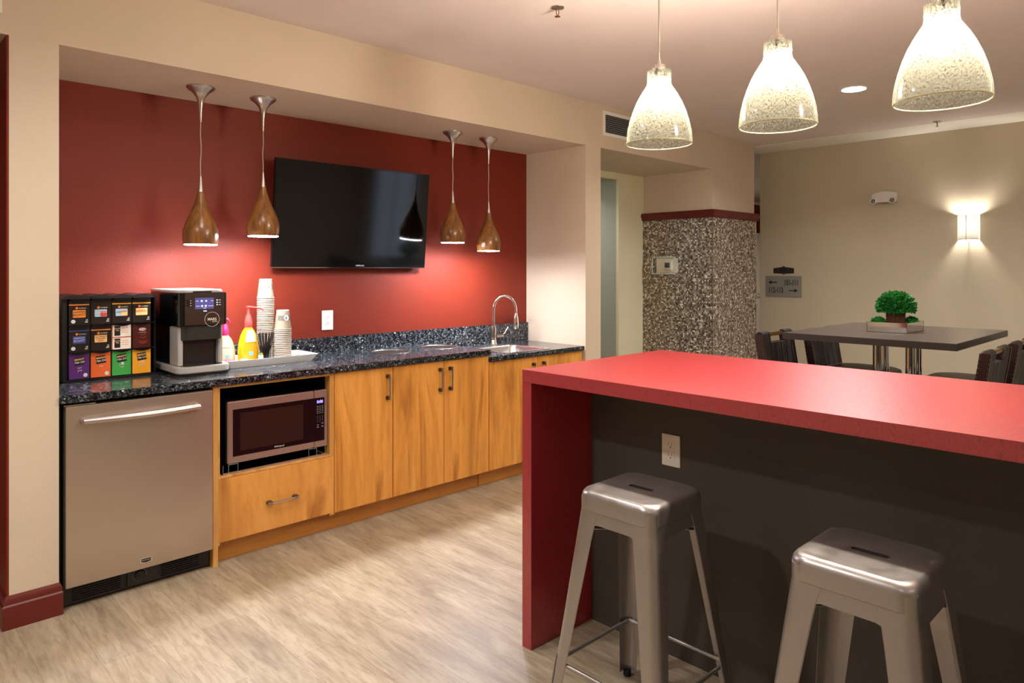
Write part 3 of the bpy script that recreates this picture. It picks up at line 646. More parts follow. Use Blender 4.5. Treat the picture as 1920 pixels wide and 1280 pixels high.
# ================================================================== COUNTERTOP THINGS
ZT = .9165
rk = thing('coffee_pod_rack', 'black plastic twelve-slot drink pack dispenser on the countertop', 'dispenser rack', (.97, 3.9, ZT))
RX0, RX1 = .770, 1.182; cols = [.796 + .0905*i for i in range(5)]; rows = [.930, 1.058, 1.185, 1.308]
rm = MB().box(RX0, RX0+.024, 3.815, 4.03, ZT, 1.318).box(RX1-.010, RX1, 3.815, 4.03, ZT, 1.318).box(RX0+.024, RX1-.010, 4.01, 4.03, ZT, 1.318).box(RX0, RX1, 3.800, 4.03, ZT, .928)
rm.build('housing', 'black', rk, bevel=.004, smooth=25)
m_ = MB()
for z in rows[1:3]: m_.box(RX0+.024, RX1-.010, 3.802, 4.01, z-.005, z-.001)
for x in cols[1:4]: m_.box(x-.0035, x-.0005, 3.808, 4.01, .928, 1.306)
m_.build('dividers', 'black', rk, smooth=0)
m_ = MB()
for i in range(4):
    a, b = cols[i]-(.026 if i == 0 else 0), cols[i+1]+(.009 if i == 3 else 0); pts = []
    for k in range(9): pts.append((a+(b-a)*k/8, 1.318+.010*math.sin(PI*k/8)))
    m_.prism([(a, 1.307), (b, 1.307)] + pts[::-1], 3.797, 4.03, 'y')
m_.build('arched_top', 'black', rk, bevel=.002, smooth=35)
for i in range(4):
    for z in rows[1:]:
        m_ = MB(); pts = []; a, b = cols[i]+.003, cols[i+1]-.006
        for k in range(9): pts.append((a+(b-a)*k/8, z-.005-.008*math.sin(PI*k/8)))
        m_.prism([(b, z+.001), (a, z+.001)] + pts, 3.786, 3.800, 'y')
        m_.build('curved_lip', 'black_gloss', rk, smooth=35)

def star(m_, cx, cz, r, y, mat):
    pts = []
    for k in range(10):
        a = PI/2 + PI*k/5; rr = r if k % 2 == 0 else r*.42; pts.append((cx+rr*math.cos(a), cz+rr*math.sin(a)))
    m_.prism(pts, y-.0006, y, 'y', mat)
GP = 'boxes of drink packs in the dispenser rack'
def pack(ci, ri, label, spec, h0=0, h1=1):
    x0, x1 = cols[ci]+.0015, cols[ci+1]-.0055; z0, z1 = rows[ri]+.001, rows[ri+1]-.008
    zz0 = z0+(z1-z0)*h0; zz1 = z0+(z1-z0)*h1 - (.002 if h1 < 1 else 0); y = 3.803; cx = (x0+x1)/2; W = x1-x0
    t_ = thing('drink_pack_box', label, 'box', (cx, y, zz0), GP)
    MB().box(x0, x1, y, 3.99, zz0, zz1).build('carton', spec['base'], t_, smooth=0)
    art = MB(); let = MB(); mats = []; lm = []
    def mi(l, n_):
        if n_ not in l: l.append(n_)
        return l.index(n_)
    if spec['kind'] == 'coffee':
        if spec.get('stripe'): art.box(x0, x1, y-.0006, y, zz1-.022, zz1-.017, mi(mats, spec['stripe']))
        star(art, cx-.010, zz1-.035, .0085, y, mi(mats, 'orange'))
        let.text('ALTERRA', .0075, '-y', (cx+.014, y-.0005, zz1-.036), mi(lm, 'label_white'))
        art.prism(rrect(cx, zz1-.062, .0265, .0175, .003, 3), y-.0008, y, 'y', mi(mats, spec['sq']))
        if spec.get('sq2'): art.prism(rrect(cx+.012, zz1-.066, .014, .0125, .003, 3), y-.0011, y-.0008, 'y', mi(mats, spec['sq2']))
        for (tx, sz, dz) in spec['txt']: let.text(tx, sz, '-y', (cx, y-.0014, zz1-.062+dz), mi(lm, spec.get('ink', 'dark_ink')), tilt=.06)
        if spec.get('seal'): art.lathe([(0,0),(.009,0),(.009,.0008),(0,.0008)], (x0+.017, y, zz0+.016), 20, mi(mats, 'seal'), 'y')
        for k, wv_ in enumerate((.008, .010, .013)): art.box(x1-.006-wv_, x1-.006, y-.0006, y, zz0+.022-.006*k, zz0+.0245-.006*k, mi(mats, 'label_white'))
    elif spec['kind'] == 'tea':
        c_, s_ = math.cos(.12), math.sin(.12); pts = [(cx+c_*a-s_*b, zz1-.034+s_*a+c_*b) for a, b in ((-.021,-.020),(.021,-.020),(.021,.017),(-.021,.017))]
        art.prism(pts, y-.0008, y, 'y', mi(mats, 'label_black'))
        let.text('BRIGHT', .0115, '-y', (cx, y-.0014, zz1-.0275), mi(lm, 'peach'), tilt=.12, bold=.0003); let.text('TEA CO', .0115, '-y', (cx+.001, y-.0014, zz1-.0415), mi(lm, 'label_white'), tilt=.12, bold=.0003)
        let.text(spec['t1'], .011, '-y', (cx, y-.0014, zz1-.067), mi(lm, 'label_white'), shear=.3, tilt=.08)
        if spec.get('t2'): let.text(spec['t2'], .011, '-y', (cx+.002, y-.0014, zz1-.079), mi(lm, 'label_white'), shear=.3, tilt=.08)
        if spec.get('seal'): art.lathe([(0,0),(.009,0),(.009,.0008),(0,.0008)], (x1-.016, y, zz0+.016), 20, mi(mats, 'seal'), 'y')
        if spec.get('dot'): art.lathe([(0,0),(.006,0),(.006,.0008),(0,.0008)], (cx+.004, y, zz1-.062), 14, mi(mats, spec['dot']), 'y')
    elif spec['kind'] == 'small':
        art.box(x0+.010, x0+.036, y-.0006, y, zz0+.006, zz1-.006, mi(mats, 'label_black'))
        let.text('BRIGHT', .0075, '-y', (x0+.023, y-.0012, zz1-.018), mi(lm, 'peach')); let.text('TEA', .0085, '-y', (x0+.023, y-.0012, zz1-.027), mi(lm, 'label_white'))
        for k in range(3): art.box(x0+.042, x1-.012+.003*(k % 2), y-.0006, y, zz1-.018-.010*k, zz1-.0165-.010*k, mi(mats, 'crimson'))
        art.box(x0, x1, y-.0004, y, zz1-.003, zz1, mi(mats, 'orange_deep')); art.box(x0, x0+.003, y-.0004, y, zz0, zz1-.003, mi(mats, 'orange_deep'))
    elif spec['kind'] == 'dove':
        art.prism([(cx+.004+.0185*math.cos(2*PI*k/20), zz1-.028+.0085*math.sin(2*PI*k/20)) for k in range(20)], y-.0006, y, 'y', mi(mats, 'cocoa_light'))
        art.prism([(cx+.004+.016*math.cos(2*PI*k/20), zz1-.028+.007*math.sin(2*PI*k/20)) for k in range(20)], y-.0010, y-.0006, 'y', mi(mats, 'label_white'))
        let.text('Dove', .012, '-y', (cx+.004, y-.0014, zz1-.028), mi(lm, 'dark_ink'), shear=.3)
        let.text('hot chocolate', .0062, '-y', (cx+.004, y-.001, zz1-.043), mi(lm, 'label_white'))
        for k, (w_, dz) in enumerate(((.022, .053), (.028, .066), (.038, .086), (.034, .094))):
            pts = []
            for q in range(9): f = q/8; pts.append((cx-w_/2+w_*f+.006, zz1-dz-.004*math.sin(PI*f)))
            art.prism(pts + [(p[0], p[1]+.0016) for p in pts[::-1]], y-.0006, y, 'y', mi(mats, 'cocoa_light'))
    if mats: art.build('printed_artwork', mats, t_, smooth=0, recalc=False)
    if lm: let.build('lettering', lm, t_, smooth=0, recalc=False)
Cf = lambda **k: dict(kind='coffee', base='pack_black', **k)
pack(0, 2, 'black coffee box with orange square reading ROAST, top left slot of the rack', Cf(stripe='orange', sq='orange', txt=[('MORNING', .0105, .0085), ('ROAST', .017, -.005)], seal=1))
pack(1, 2, 'black coffee box with red and pale blue square, top row second slot', Cf(sq='light_blue', sq2='crimson', txt=[('COSTA RICA', .0088, .002)], ink='label_white'))
pack(2, 2, 'black coffee box with olive stripe, blue and orange square, top row third slot', Cf(stripe='amber', sq='light_blue', sq2='peach', txt=[('COLOMBIA', .009, .003)]))
pack(3, 2, 'black coffee box with olive stripe and plain orange square, top right slot', Cf(stripe='amber', sq='peach', txt=[('SUMATRA', .0105, .004)], ink='orange_deep'))
pack(0, 1, 'black coffee box with blue square reading FRENCH ROAST, middle row left slot', Cf(stripe='blue', sq='blue', txt=[('FRENCH', .0115, .008), ('ROAST', .0145, -.005)], ink='label_white', seal=1))
pack(1, 1, 'black coffee box reading ALTERRA HOUSE BLEND on peach square', Cf(stripe='orange', sq='peach', txt=[('ALTERRA', .0115, .010), ('HOUSE', .0115, 0), ('BLEND', .0075, -.010)]))
pack(2, 1, 'small cream tea box, upper of the two in the middle row third slot', dict(kind='small', base='ivory'), .5, 1)
pack(2, 1, 'small cream tea box, lower of the two in the middle row third slot', dict(kind='small', base='ivory'), 0, .5)
pack(3, 1, 'dark brown hot chocolate box with white oval logo', dict(kind='dove', base='cocoa'))
pack(0, 0, 'purple tea box in the bottom left slot', dict(kind='tea', base='purple', t1='earl', t2='grey', seal=1))
pack(1, 0, 'orange tea box in the bottom row', dict(kind='tea', base='orange_deep', t1='chai', seal=1))
pack(2, 0, 'green tea box in the bottom row', dict(kind='tea', base='green', t1='green', t2='leaf', dot='label_white'))
pack(3, 0, 'amber yellow tea box in the bottom right slot', dict(kind='tea', base='amber', t1='lemon', t2='herbal', dot='peach'))

# coffee machine
cmn = thing('coffee_machine', 'black and silver single-serve coffee machine with purple screen', 'coffee machine', (1.345, 3.83, ZT))
KX0, KX1 = 1.218, 1.485; kc = (KX0+KX1)/2
def plate(x0, x1, y0, y1, r_, z0, z1, mb=None, mat=0, n=6):
    """rounded front corners only"""
    pts = [(x0, y1)]
    for i in range(n+1): a = PI + (PI/2)*i/n; pts.append((x0+r_+r_*math.cos(a), y0+r_+r_*math.sin(a)))
    for i in range(n+1): a = 1.5*PI + (PI/2)*i/n; pts.append((x1-r_+r_*math.cos(a), y0+r_+r_*math.sin(a)))
    pts.append((x1, y1)); return (mb or MB()).prism(pts, z0, z1, 'z', mat)
plate(KX0+.004, KX1-.004, 3.608, 4.04, .05, ZT, ZT+.014).build('base_foot', 'black', cmn, smooth=30)
plate(KX0, KX1, 3.603, 4.045, .055, ZT+.0142, ZT+.046).build('drip_tray_base', 'silver_plastic', cmn, bevel=.004, smooth=30)
plate(KX0+.03, KX1-.03, 3.63, 3.78, .03, ZT+.0465, ZT+.049).build('drip_grate', 'black_gloss', cmn, smooth=30)
MB().box(1.236, 1.460, 3.79, 4.04, ZT+.0465, 1.16, 0).build('rear_body', 'black', cmn, bevel=.004, smooth=25)
for xa, xb in ((1.238, 1.262), (1.438, 1.458)): MB().box(xa, xb, 3.665, 3.789, ZT+.0465, 1.160).build('side_column', 'silver_plastic', cmn, bevel=.004, smooth=25)
MB().box(1.2625, 1.4375, 3.70, 3.789, ZT+.0465, 1.09).build('cup_bay_panel', 'bay_dark', cmn, smooth=25, bevel=.002)
nz_ = plate(1.250, 1.452, 3.640, 3.789, .03, 1.092, 1.1655).build('nozzle_housing', 'dark_grey', cmn, bevel=.002, smooth=30)
m_ = MB()
for r_ in range(6):
    for c_ in range(6):
        m_.lathe([(0,0),(.0022,0),(.0022,.0008),(0,.0008)], (1.382+.0098*c_+(.0049 if r_ % 2 else 0)-.004, 3.6402, 1.106+.0098*r_), 8, 0, 'y')
m_.build('speaker_holes', 'black_matt', nz_, smooth=0)
plate(1.226, 1.470, 3.625, 4.045, .022, 1.166, 1.330).build('head_housing', 'black_gloss', cmn, bevel=.003, smooth=30)
fp = MB().box(1.254, 1.450, 3.6195, 3.6248, 1.168, 1.328).build('front_panel', 'panel_brown', cmn, bevel=.002, smooth=25)
lid = plate(1.224, 1.462, 3.64, 4.05, .05, 1.3305, 1.345).build('lid', 'silver_plastic', cmn, bevel=.004, smooth=30)
MB().box(1.300, 1.392, 3.632, 3.6395, 1.3305, 1.339).build('lid_latch', 'black', lid, bevel=.002, smooth=25)
sd = MB().prism(rrect(1.349, 1.277, .046, .028, .002, 3), 3.6180, 3.6193, 'y').build('touch_screen', 'lcd', cmn, smooth=0)
m_ = MB()
for (dx, dz, r_) in ((-.014,.012,.0055), (.008,.012,.0050), (-.012,-.013,.0055), (.006,-.013,.0055)): m_.lathe([(0,0),(r_,0),(r_,.0006),(0,.0006)], (1.349+dx, 3.6178, 1.277+dz), 12, 0, 'y')
for (a, b, z) in ((-.042,-.030,.012), (.032,.044,.012), (-.042,-.024,-.013), (.018,.044,-.013), (-.006,.008,-.024)): m_.box(1.349+a, 1.349+b, 3.6172, 3.6178, 1.277+z-.0012, 1.277+z+.0012)
m_.build('screen_icons', 'lcd_icon', sd, smooth=0)
m_ = MB()
for k in range(3):
    m_.prism(rrect(1.274, 1.292-.012*k, .012, .0042, .004, 3), 3.6180, 3.6194, 'y', 0); m_.box(1.280, 1.283, 3.6174, 3.6180, 1.291-.012*k, 1.293-.012*k, 1)
    m_.lathe([(0,0),(.0028,0),(.0028,.0007),(0,.0007)], (1.412, 3.6194, 1.292-.012*k), 10, 1, 'y'); m_.box(1.420, 1.430, 3.6188, 3.6194, 1.2915-.012*k, 1.2925-.012*k, 1)
m_.text('stop', .010, '-y', (1.352, 3.6188, 1.239), 1)
m_.build('buttons', ['black_gloss', 'led_white'], fp, smooth=0)
ring = [(.037,0),(.037,.0006)]
m_ = MB().shell(ring, .0015, c=(1.387, 3.6194, 1.195), seg=40, mat=0, axis='y')
m_.v = [p for p in m_.v]; m_.text('MARS', .019, '-y', (1.387, 3.6188, 1.195), 0, sx=.95, bold=.0003).text('DRINKS', .0075, '-y', (1.400, 3.6188, 1.183), 0)
m_.build('lettering', 'ivory', fp, smooth=0)
pn = rrect(1.349, 1.198, .075, .030, .010, 4); pi_ = rrect(1.349, 1.198, .0742, .0292, .0094, 4)
fr_ = MB(); n_ = len(pn); fr_.add([(p[0], 3.6191, p[1]) for p in pn] + [(p[0], 3.6191, p[1]) for p in pi_], [(i, (i+1) % n_, n_+(i+1) % n_, n_+i) for i in range(n_)]); fr_.build('pod_door_outline', 'black_matt', fp, smooth=0)

# white tray
tr_ = thing('serving_tray', 'white flared rectangular tray right of the coffee machine', 'tray', (1.77, 3.85, ZT))
def rl(x0, x1, y0, y1, r_, z): return [(p[0], p[1], z) for p in rrect((x0+x1)/2, (y0+y1)/2, (x1-x0)/2, (y1-y0)/2, r_, 4)]
TX0, TX1, TY0, TY1 = 1.500, 2.045, 3.735, 3.985
loft(MB(), [rl(TX0+.03, TX1-.035, TY0+.012, TY1-.02, .01, ZT), rl(TX0, TX1, TY0-.006, TY1+.005, .014, ZT+.040), rl(TX0+.006, TX1-.006, TY0, TY1, .012, ZT+.040), rl(TX0+.036, TX1-.041, TY0+.018, TY1-.026, .008, ZT+.005)]).build('tray_body', 'white_plastic', tr_, smooth=30, recalc=True)
ZTR = ZT+.0055
# paper cup stacks
def cup_mesh(name='paper_cup'):
    h = .110
    pr = [(.0475,0),(.0490,.0012),(.0490,.0040),(.0475,.0050),(.0468,.0052),(.0350,h-.004),(.0345,h),(.0325,h),(.0320,h-.006),(.0,h-.006),(.0,h-.0066),(.0342,h-.0066),(.0462,.0050),(.0462,.0)]
    mb_ = MB().lathe(pr, (0,0,0), 36, 0)
    for j in range(len(mb_.f)):
        if j % (len(pr)-1) in (2, 3, 4): mb_.m[j] = 1  # darker tan below the rim and on the wall paints shade between cups
    return mb_.build(name, ['paper_white', 'paper_shade'], smooth=35, recalc=False)
cup0 = cup_mesh(); first = [True]
def cup_stack(x, y, ztop, labeltop, label, group):
    n_ = int((ztop-ZTR-.110)/.0102); step = (ztop-ZTR-.110)/n_
    for k in range(n_+1):
        lb = labeltop if k == n_ else label
        if first[0]: c_ = cup0; first[0] = False; c_.location = (x, y, ZTR)
        else: c_ = cup0.copy(); COL.objects.link(c_); c_.location = (x+random.uniform(-.0006,.0006), y+random.uniform(-.0006,.0006), ZTR+step*k)
        tag(c_, lb, 'cup', group)
    return c_
ca = cup_stack(1.806, 3.915, 1.392, 'topmost upturned paper cup of the taller stack on the tray', 'upturned paper cup in the taller stack on the tray, only its rim showing', 'paper cups of the taller stack')
cb_ = cup_stack(1.880, 3.850, 1.212, 'topmost upturned paper cup of the shorter stack on the tray', 'upturned paper cup in the shorter stack on the tray, only its rim showing', 'paper cups of the shorter stack')
for c_, dz in ((ca, .0), (cb_, .0)):
    def rr_(z): return .0468 + (.0350-.0468)*(z-.0052)/(.110-.004-.0052)
    m_ = MB(); z0, z1 = .052, .079
    for (a0, a1) in ((200, 262), (285, 345)):
        n_ = 10; vs_ = []
        for k in range(n_+1):
            a = R(a0+(a1-a0)*k/n_)
            for z in (z0, z1):
                for e in (.0002, .0007): rr2 = rr_(z)+e; vs_.append((rr2*math.cos(a), rr2*math.sin(a), z))
        m_.add(vs_, [f for k in range(n_) for f in ((k*4+1, k*4+5, k*4+7, k*4+3), (k*4, k*4+2, k*4+6, k*4+4))], 0)
    for a0 in (273, 5):
        vs_ = []; n_ = 18; ac = R(a0)
        def PP(da, z, e): rr2 = rr_(z)+e; return (rr2*math.cos(ac+da), rr2*math.sin(ac+da), z)
        vs_ = [PP(.016*math.cos(2*PI*k/n_)/.04, .066+.016*math.sin(2*PI*k/n_), .0011) for k in range(n_)]
        m_.add(vs_, [list(range(n_))], 1)
        vs_ = [PP(.008*math.cos(2*PI*k/8)*(1 if k % 2 else .3)/.04, .066+.010*math.sin(2*PI*k/8)*(1 if k % 2 else .5), .0014) for k in range(8)]
        m_.add(vs_, [list(range(8))], 2)
    for p in range(len(m_.v)): m_.v[p] = m_.v[p] + c_.location
    m_.build('printed_band', ['sleeve_brown', 'label_white', 'leaf_print'], c_, smooth=40, recalc=False)

# pump bottles
def bottle(x, y, s, label, mat_body, mat_pump, nozzle, pump_cup, lab2):
    t_ = thing('pump_bottle', label, 'bottle', (x, y, ZTR), 'pump bottles on the white tray')
    hs = [(0,.050,.034),(.004,.054,.036),(.03,.056,.036),(.06,.0555,.036),(.095,.051,.034),(.125,.042,.030),(.145,.031,.026),(.155,.022,.021),(.162,.018,.018)]
    loops = []
    for z, a, b in hs: loops.append([(x+s*a*math.cos(2*PI*k/28), y+s*b*math.sin(2*PI*k/28), ZTR+s*z) for k in range(28)])
    mb_ = loft(MB(), loops); mb_.f.append(list(range(28))[::-1]); mb_.m.append(0)
    body = mb_.build('bottle_body', mat_body, t_, smooth=50)
    lb_ = MB()
    for (z0, z1, mt_) in ((.098, .150, 0), (.030, .092, 1)):
        vs_ = []; zs = [z0+(z1-z0)*q/4 for q in range(5)]
        for z in zs:
            for q in range(len(hs)-1):
                if hs[q][0] <= z <= hs[q+1][0]: f = (z-hs[q][0])/(hs[q+1][0]-hs[q][0]); a = hs[q][1]+(hs[q+1][1]-hs[q][1])*f; b = hs[q][2]+(hs[q+1][2]-hs[q][2])*f
            for k in range(9):
                an = R(238+ (64)*k/8) if mt_ == 0 else R(234+72*k/8); vs_.append((x+s*(a+.0012)*math.cos(an), y+s*(b+.0012)*math.sin(an), ZTR+s*z))
        lb_.add(vs_, [(i*9+k, i*9+k+1, (i+1)*9+k+1, (i+1)*9+k) for i in range(4) for k in range(8)], mt_)
    lb_.box(x-.012*s, x+.008*s, y-.0395*s, y-.0375*s, ZTR+.040*s, ZTR+.056*s, 2)
    lb_.build('bottle_label', ['label_white', lab2, 'sky'], t_, smooth=50, recalc=False)
    MB().lathe([(0,ZTR+s*.1625),(.019*s,ZTR+s*.1625),(.019*s,ZTR+s*.193),(.017*s,ZTR+s*.196),(.013*s,ZTR+s*.215),(.007*s,ZTR+s*.222),(.006*s,ZTR+s*.24),(0,ZTR+s*.24)], (x, y, 0), 24).build('pump_collar', mat_pump, t_)
    zz = ZTR+s*.245
    MB().tube([(x, y, ZTR+s*.238), (x, y, zz+.006*s)], .0045*s, 10).tube([(x-.010, y, zz+.008), (x+.01, y, zz+.006), (x+nozzle*.7, y-.006, zz+.001), (x+nozzle, y-.010, zz-.006), (x+nozzle+.002, y-.010, zz-.016)], [.006, .007, .005, .004, .0035], 10).build('pump_spout', mat_pump, t_, smooth=50)
    for ch_ in children(t_):
        for v_ in ch_.data.vertices: v_.co.z *= pump_cup
bottle(1.672, 3.842, 1.06, 'yellow liquid pump bottle with long red spout, in front of the cups', 'soap_yellow', 'pump_red', .080, 1.18, 'amber')
bottle(1.560, 3.885, .98, 'peach coloured pump bottle half hidden behind the coffee machine', 'soap_peach', 'magenta', .02, 1.02, 'bottle_white')
# stirrers in a clear cup
sx_, sy_ = 1.745, 3.785
cl = MB().shell([(.0255, ZTR), (.030, ZTR+.099), (.0315, ZTR+.100)], .0008, c=(sx_, sy_, 0), seg=28).lathe([(0,ZTR),(.0245,ZTR),(.0245,ZTR+.001),(0,ZTR+.001)], (sx_, sy_, 0), 28).build('clear_cup', 'clear_cup', origin=(sx_, sy_, ZTR)); tag(cl, 'small clear plastic cup of black stirrers at the tray front', 'cup')
s0 = MB().tube([(0,0,0), (0,0,.170)], .0020, 6).build('coffee_stirrer', 'dark_grey')
for k in range(32):
    a = 2.39996*k; q = math.sqrt((k+.5)/32); o = s0 if k == 0 else s0.copy()
    if k: COL.objects.link(o)
    b = Vector((.019*q*math.cos(a+2.6), .019*q*math.sin(a+2.6), .0015)); tp = Vector((.050*q*math.cos(a), .040*q*math.sin(a), .165+.004*math.sin(k*5)))
    b = Vector((.017*q*math.cos(a+.5), .017*q*math.sin(a+.5), .0015))
    o.location = (sx_+b.x, sy_+b.y, ZTR+b.z); o.rotation_euler = (tp-b).to_track_quat('Z', 'Y').to_euler()
    tag(o, 'thin black coffee stirrer standing in the clear cup on the tray', 'stirrer', 'black stirrers in the clear cup')
# sachets and small packets on the tray
def sachet(x, y, z, rz, mat, label, w=.05, h=.032, d=.006, lean=0):
    m_ = MB(); n_ = 6; vs_ = []
    pr_ = [(-w/2, -h/2), (w/2, -h/2), (w/2, h/2), (-w/2, h/2)]
    m_.add([(-w/2,-h/2,0),(w/2,-h/2,0),(w/2,h/2,0),(-w/2,h/2,0),(-w/3,-h/3,d),(w/3,-h/3,d),(w/3,h/3,d),(-w/3,h/3,d),(-w/3,-h/3,-d*.02),(w/3,h/3,-d*.02)], [(0,3,2,1),(4,5,6,7),(0,1,5,4),(1,2,6,5),(2,3,7,6),(3,0,4,7)])
    o = m_.build('sugar_sachet', mat, smooth=60); o.location = (x, y, z); o.rotation_euler = (lean, 0, rz); tag(o, label, 'sachet', 'sweetener sachets on the tray'); return o
for k in range(5): sachet(1.556+.004*(k % 2), 3.790+.001*k, ZTR+.0065*k+.001, .1*k-.2, 'pink', 'pink sweetener sachet in the small pile at the left end of the tray')
mk = MB().lathe([(0,ZTR),(.017,ZTR),(.021,ZTR+.030),(.022,ZTR+.032),(0,ZTR+.033)], (1.630, 3.80, 0), 24).build('creamer_tub', 'white_plastic', origin=(1.63, 3.80, ZTR)); tag(mk, 'small white tub between the two pump bottles', 'tub')
bx = MB().box(1.700, 1.724, 3.766, 3.778, ZTR, ZTR+.050, 0).box(1.702, 1.710, 3.767, 3.777, ZTR+.050, ZTR+.062, 1).box(1.713, 1.721, 3.767, 3.777, ZTR+.050, ZTR+.060, 2).build('packet_holder', ['label_white', 'green', 'amber'], smooth=0, origin=(1.712, 3.772, ZTR)); tag(bx, 'little white holder of packets with green tops beside the stirrers', 'packet holder')

# ================================================================== WALL THINGS
def outlet(face, x, y, z, w_, h_, label, mat):
    t_ = thing('electrical_outlet', label, 'outlet', (x, y, z))
    def B(mb, a0, a1, z0, z1, d0, d1, mt=0):
        return mb.box(x+a0, x+a1, y-d1, y-d0, z+z0, z+z1, mt) if face == '-y' else mb.box(x-d1, x-d0, y-a1, y-a0, z+z0, z+z1, mt)
    B(MB(), -w_/2, w_/2, -h_/2, h_/2, .0003, .006).build('cover_plate', mat, t_, bevel=.002, smooth=25)
    for s_ in (1, -1):
        pts = rrect(0, s_*.0195, .0165, .0145, .009, 4)
        pr = [(x+p[0], z+p[1]) for p in pts] if face == '-y' else [(y-p[0], z+p[1]) for p in pts]
        rc = MB().prism(pr, (y if face == '-y' else x)-.0076, (y if face == '-y' else x)-.0062, 'y' if face == '-y' else 'x').build('receptacle', mat, t_, smooth=30)
        m_ = MB(); B(m_, -.008, -.006, s_*.0195, s_*.0195+.008, .0077, .0080); B(m_, .005, .007, s_*.0195, s_*.0195+.007, .0077, .0080); B(m_, -.0022, .0022, s_*.0195-.009, s_*.0195-.0045, .0077, .0080)
        m_.build('slots', 'black', rc, smooth=0)
outlet('-y', 2.294, YB, 1.120, .080, .126, 'white electrical outlet on the red wall above the backsplash', 'white_plastic')
# television
tv = thing('television', 'black flat screen television tilted forward on the red wall', 'television', (2.457, 4.0, 1.79))
TX0, TX1 = 1.889, 3.027; zt, zb = 2.112, 1.462; yt, yb = 3.955, 4.012
th = math.atan2(yb-yt, zt-zb); L = math.hypot(yb-yt, zt-zb)
def tvp(mb, a0, a1, s0, s1, d0, d1, mat=0):   # along x, up the tilted face, depth behind the face
    c_, s_ = math.cos(th), math.sin(th); vs_ = []
    for s in (s0, s1):
        for d in (d0, d1):
            for a in (a0, a1): vs_.append((a, yb - s*s_ + d*c_, zb + s*c_ + d*s_))
    return mb.add(vs_, [(0,1,3,2),(4,6,7,5),(0,4,5,1),(2,3,7,6),(0,2,6,4),(1,5,7,3)], mat)
tvp(MB(), TX0, TX1, 0, L, .001, .026).build('housing', 'black_gloss', tv, bevel=.002, smooth=25)
tvp(MB(), TX0+.009, TX1-.009, .018, L-.009, -.0003, .0008).build('screen', 'screen', tv, smooth=0)
bz = MB(); tvp(bz, TX0, TX1, -.006, -.0005, -.001, .024); bz.build('bottom_trim', 'chrome', tv, smooth=0)
MB().text('SAMSUNG', .014, '-y', ((TX0+TX1)/2+.035, yb-.0035, zb+.0095), 0).build('lettering', 'label_white', tv, smooth=0)
tvp(MB().box(2.25, 2.65, 4.062, 4.0775, 1.62, 1.98).box(2.30, 2.33, 4.02, 4.062, 1.68, 1.92).box(2.57, 2.60, 4.02, 4.062, 1.68, 1.92), 2.15, 2.75, .1, .5, .027, .045).build('wall_bracket', 'black', tv, smooth=0)
# air registers
def register(x0, x1, z0, z1, label):
    t_ = thing('air_register', label, 'air vent', ((x0+x1)/2, YF, z0)); b = .026
    fm_ = MB().box(x0, x1, YF-.008, YF-.0004, z0, z0+b).box(x0, x1, YF-.008, YF-.0004, z1-b, z1).box(x0, x0+b, YF-.008, YF-.0004, z0+b, z1-b).box(x1-b, x1, YF-.008, YF-.0004, z0+b, z1-b)
    fm_.build('frame', 'white', t_, bevel=.001, smooth=0)
    MB().box(x0+b, x1-b, YF-.0012, YF-.0004, z0+b, z1-b).build('duct_backing', 'black_matt', t_, smooth=0)
    m_ = MB(); n_ = int((z1-z0-2*b)/.0165)
    for k in range(n_):
        zz = z0+b+.010+(z1-z0-2*b-.010)*k/n_; m_.add([(x0+b,YF-.007,zz),(x1-b,YF-.007,zz),(x1-b,YF-.002,zz+.006),(x0+b,YF-.002,zz+.006),(x0+b,YF-.007,zz+.0014),(x1-b,YF-.007,zz+.0014),(x1-b,YF-.002,zz+.0074),(x0+b,YF-.002,zz+.0074)], [(0,3,2,1),(4,5,6,7),(0,1,5,4),(1,2,6,5),(2,3,7,6),(3,0,4,7)])
    n2 = int((x1-x0-2*b)/.019)
    for k in range(1, n2): xx = x0+b+(x1-x0-2*b)*k/n2; m_.box(xx-.0012, xx+.0012, YF-.0035, YF-.0014, z0+b, z1-b)
    m_.build('louvers', 'mid_grey', t_, smooth=0)
register(4.328, 4.94, 2.495, 2.688, 'white louvred air vent beside the leftmost glass pendant')
register(-.12, .490, 2.475, 2.69, 'white framed air vent cut off at the upper left corner')
# thermostat in a clear guard on the mosaic (face toward -x)
TXF = 5.967
th_ = thing('thermostat', 'white thermostat under a clear acrylic guard on the mosaic column', 'thermostat', (TXF, 3.93, 1.484))
MB().box(TXF-.022, TXF-.0005, 3.872, 3.978, 1.436, 1.534).build('thermostat_body', 'ivory', th_, bevel=.004, smooth=25)
MB().box(TXF-.0232, TXF-.0222, 3.893, 3.950, 1.462, 1.512, 0).box(TXF-.0232, TXF-.0222, 3.885, 3.960, 1.444, 1.447, 1).build('display', ['art_dark', 'crimson'], th_, smooth=0)
g0, g1, h0, h1 = 3.800, 4.072, 1.400, 1.570
MB().box(TXF-.060, TXF-.056, g0, g1, h0, h1).box(TXF-.056, TXF-.0005, g0, g0+.004, h0, h1).box(TXF-.056, TXF-.0005, g1-.004, g1, h0, h1).box(TXF-.056, TXF-.0005, g0+.004, g1-.004, h0, h0+.004).box(TXF-.056, TXF-.0005, g0+.004, g1-.004, h1-.004, h1).build('acrylic_guard', 'acrylic', th_, bevel=.0015, smooth=0)
MB().box(TXF-.0625, TXF-.0602, g0-.001, g1+.001, h0-.001, h0+.009).box(TXF-.0625, TXF-.0602, g0-.001, g1+.001, h1-.009, h1+.001).box(TXF-.0625, TXF-.0602, g0-.001, g0+.008, h0+.009, h1-.009).box(TXF-.0625, TXF-.0602, g1-.008, g1+.001, h0+.009, h1-.009).build('guard_rim', 'guard_edge', th_, smooth=0)
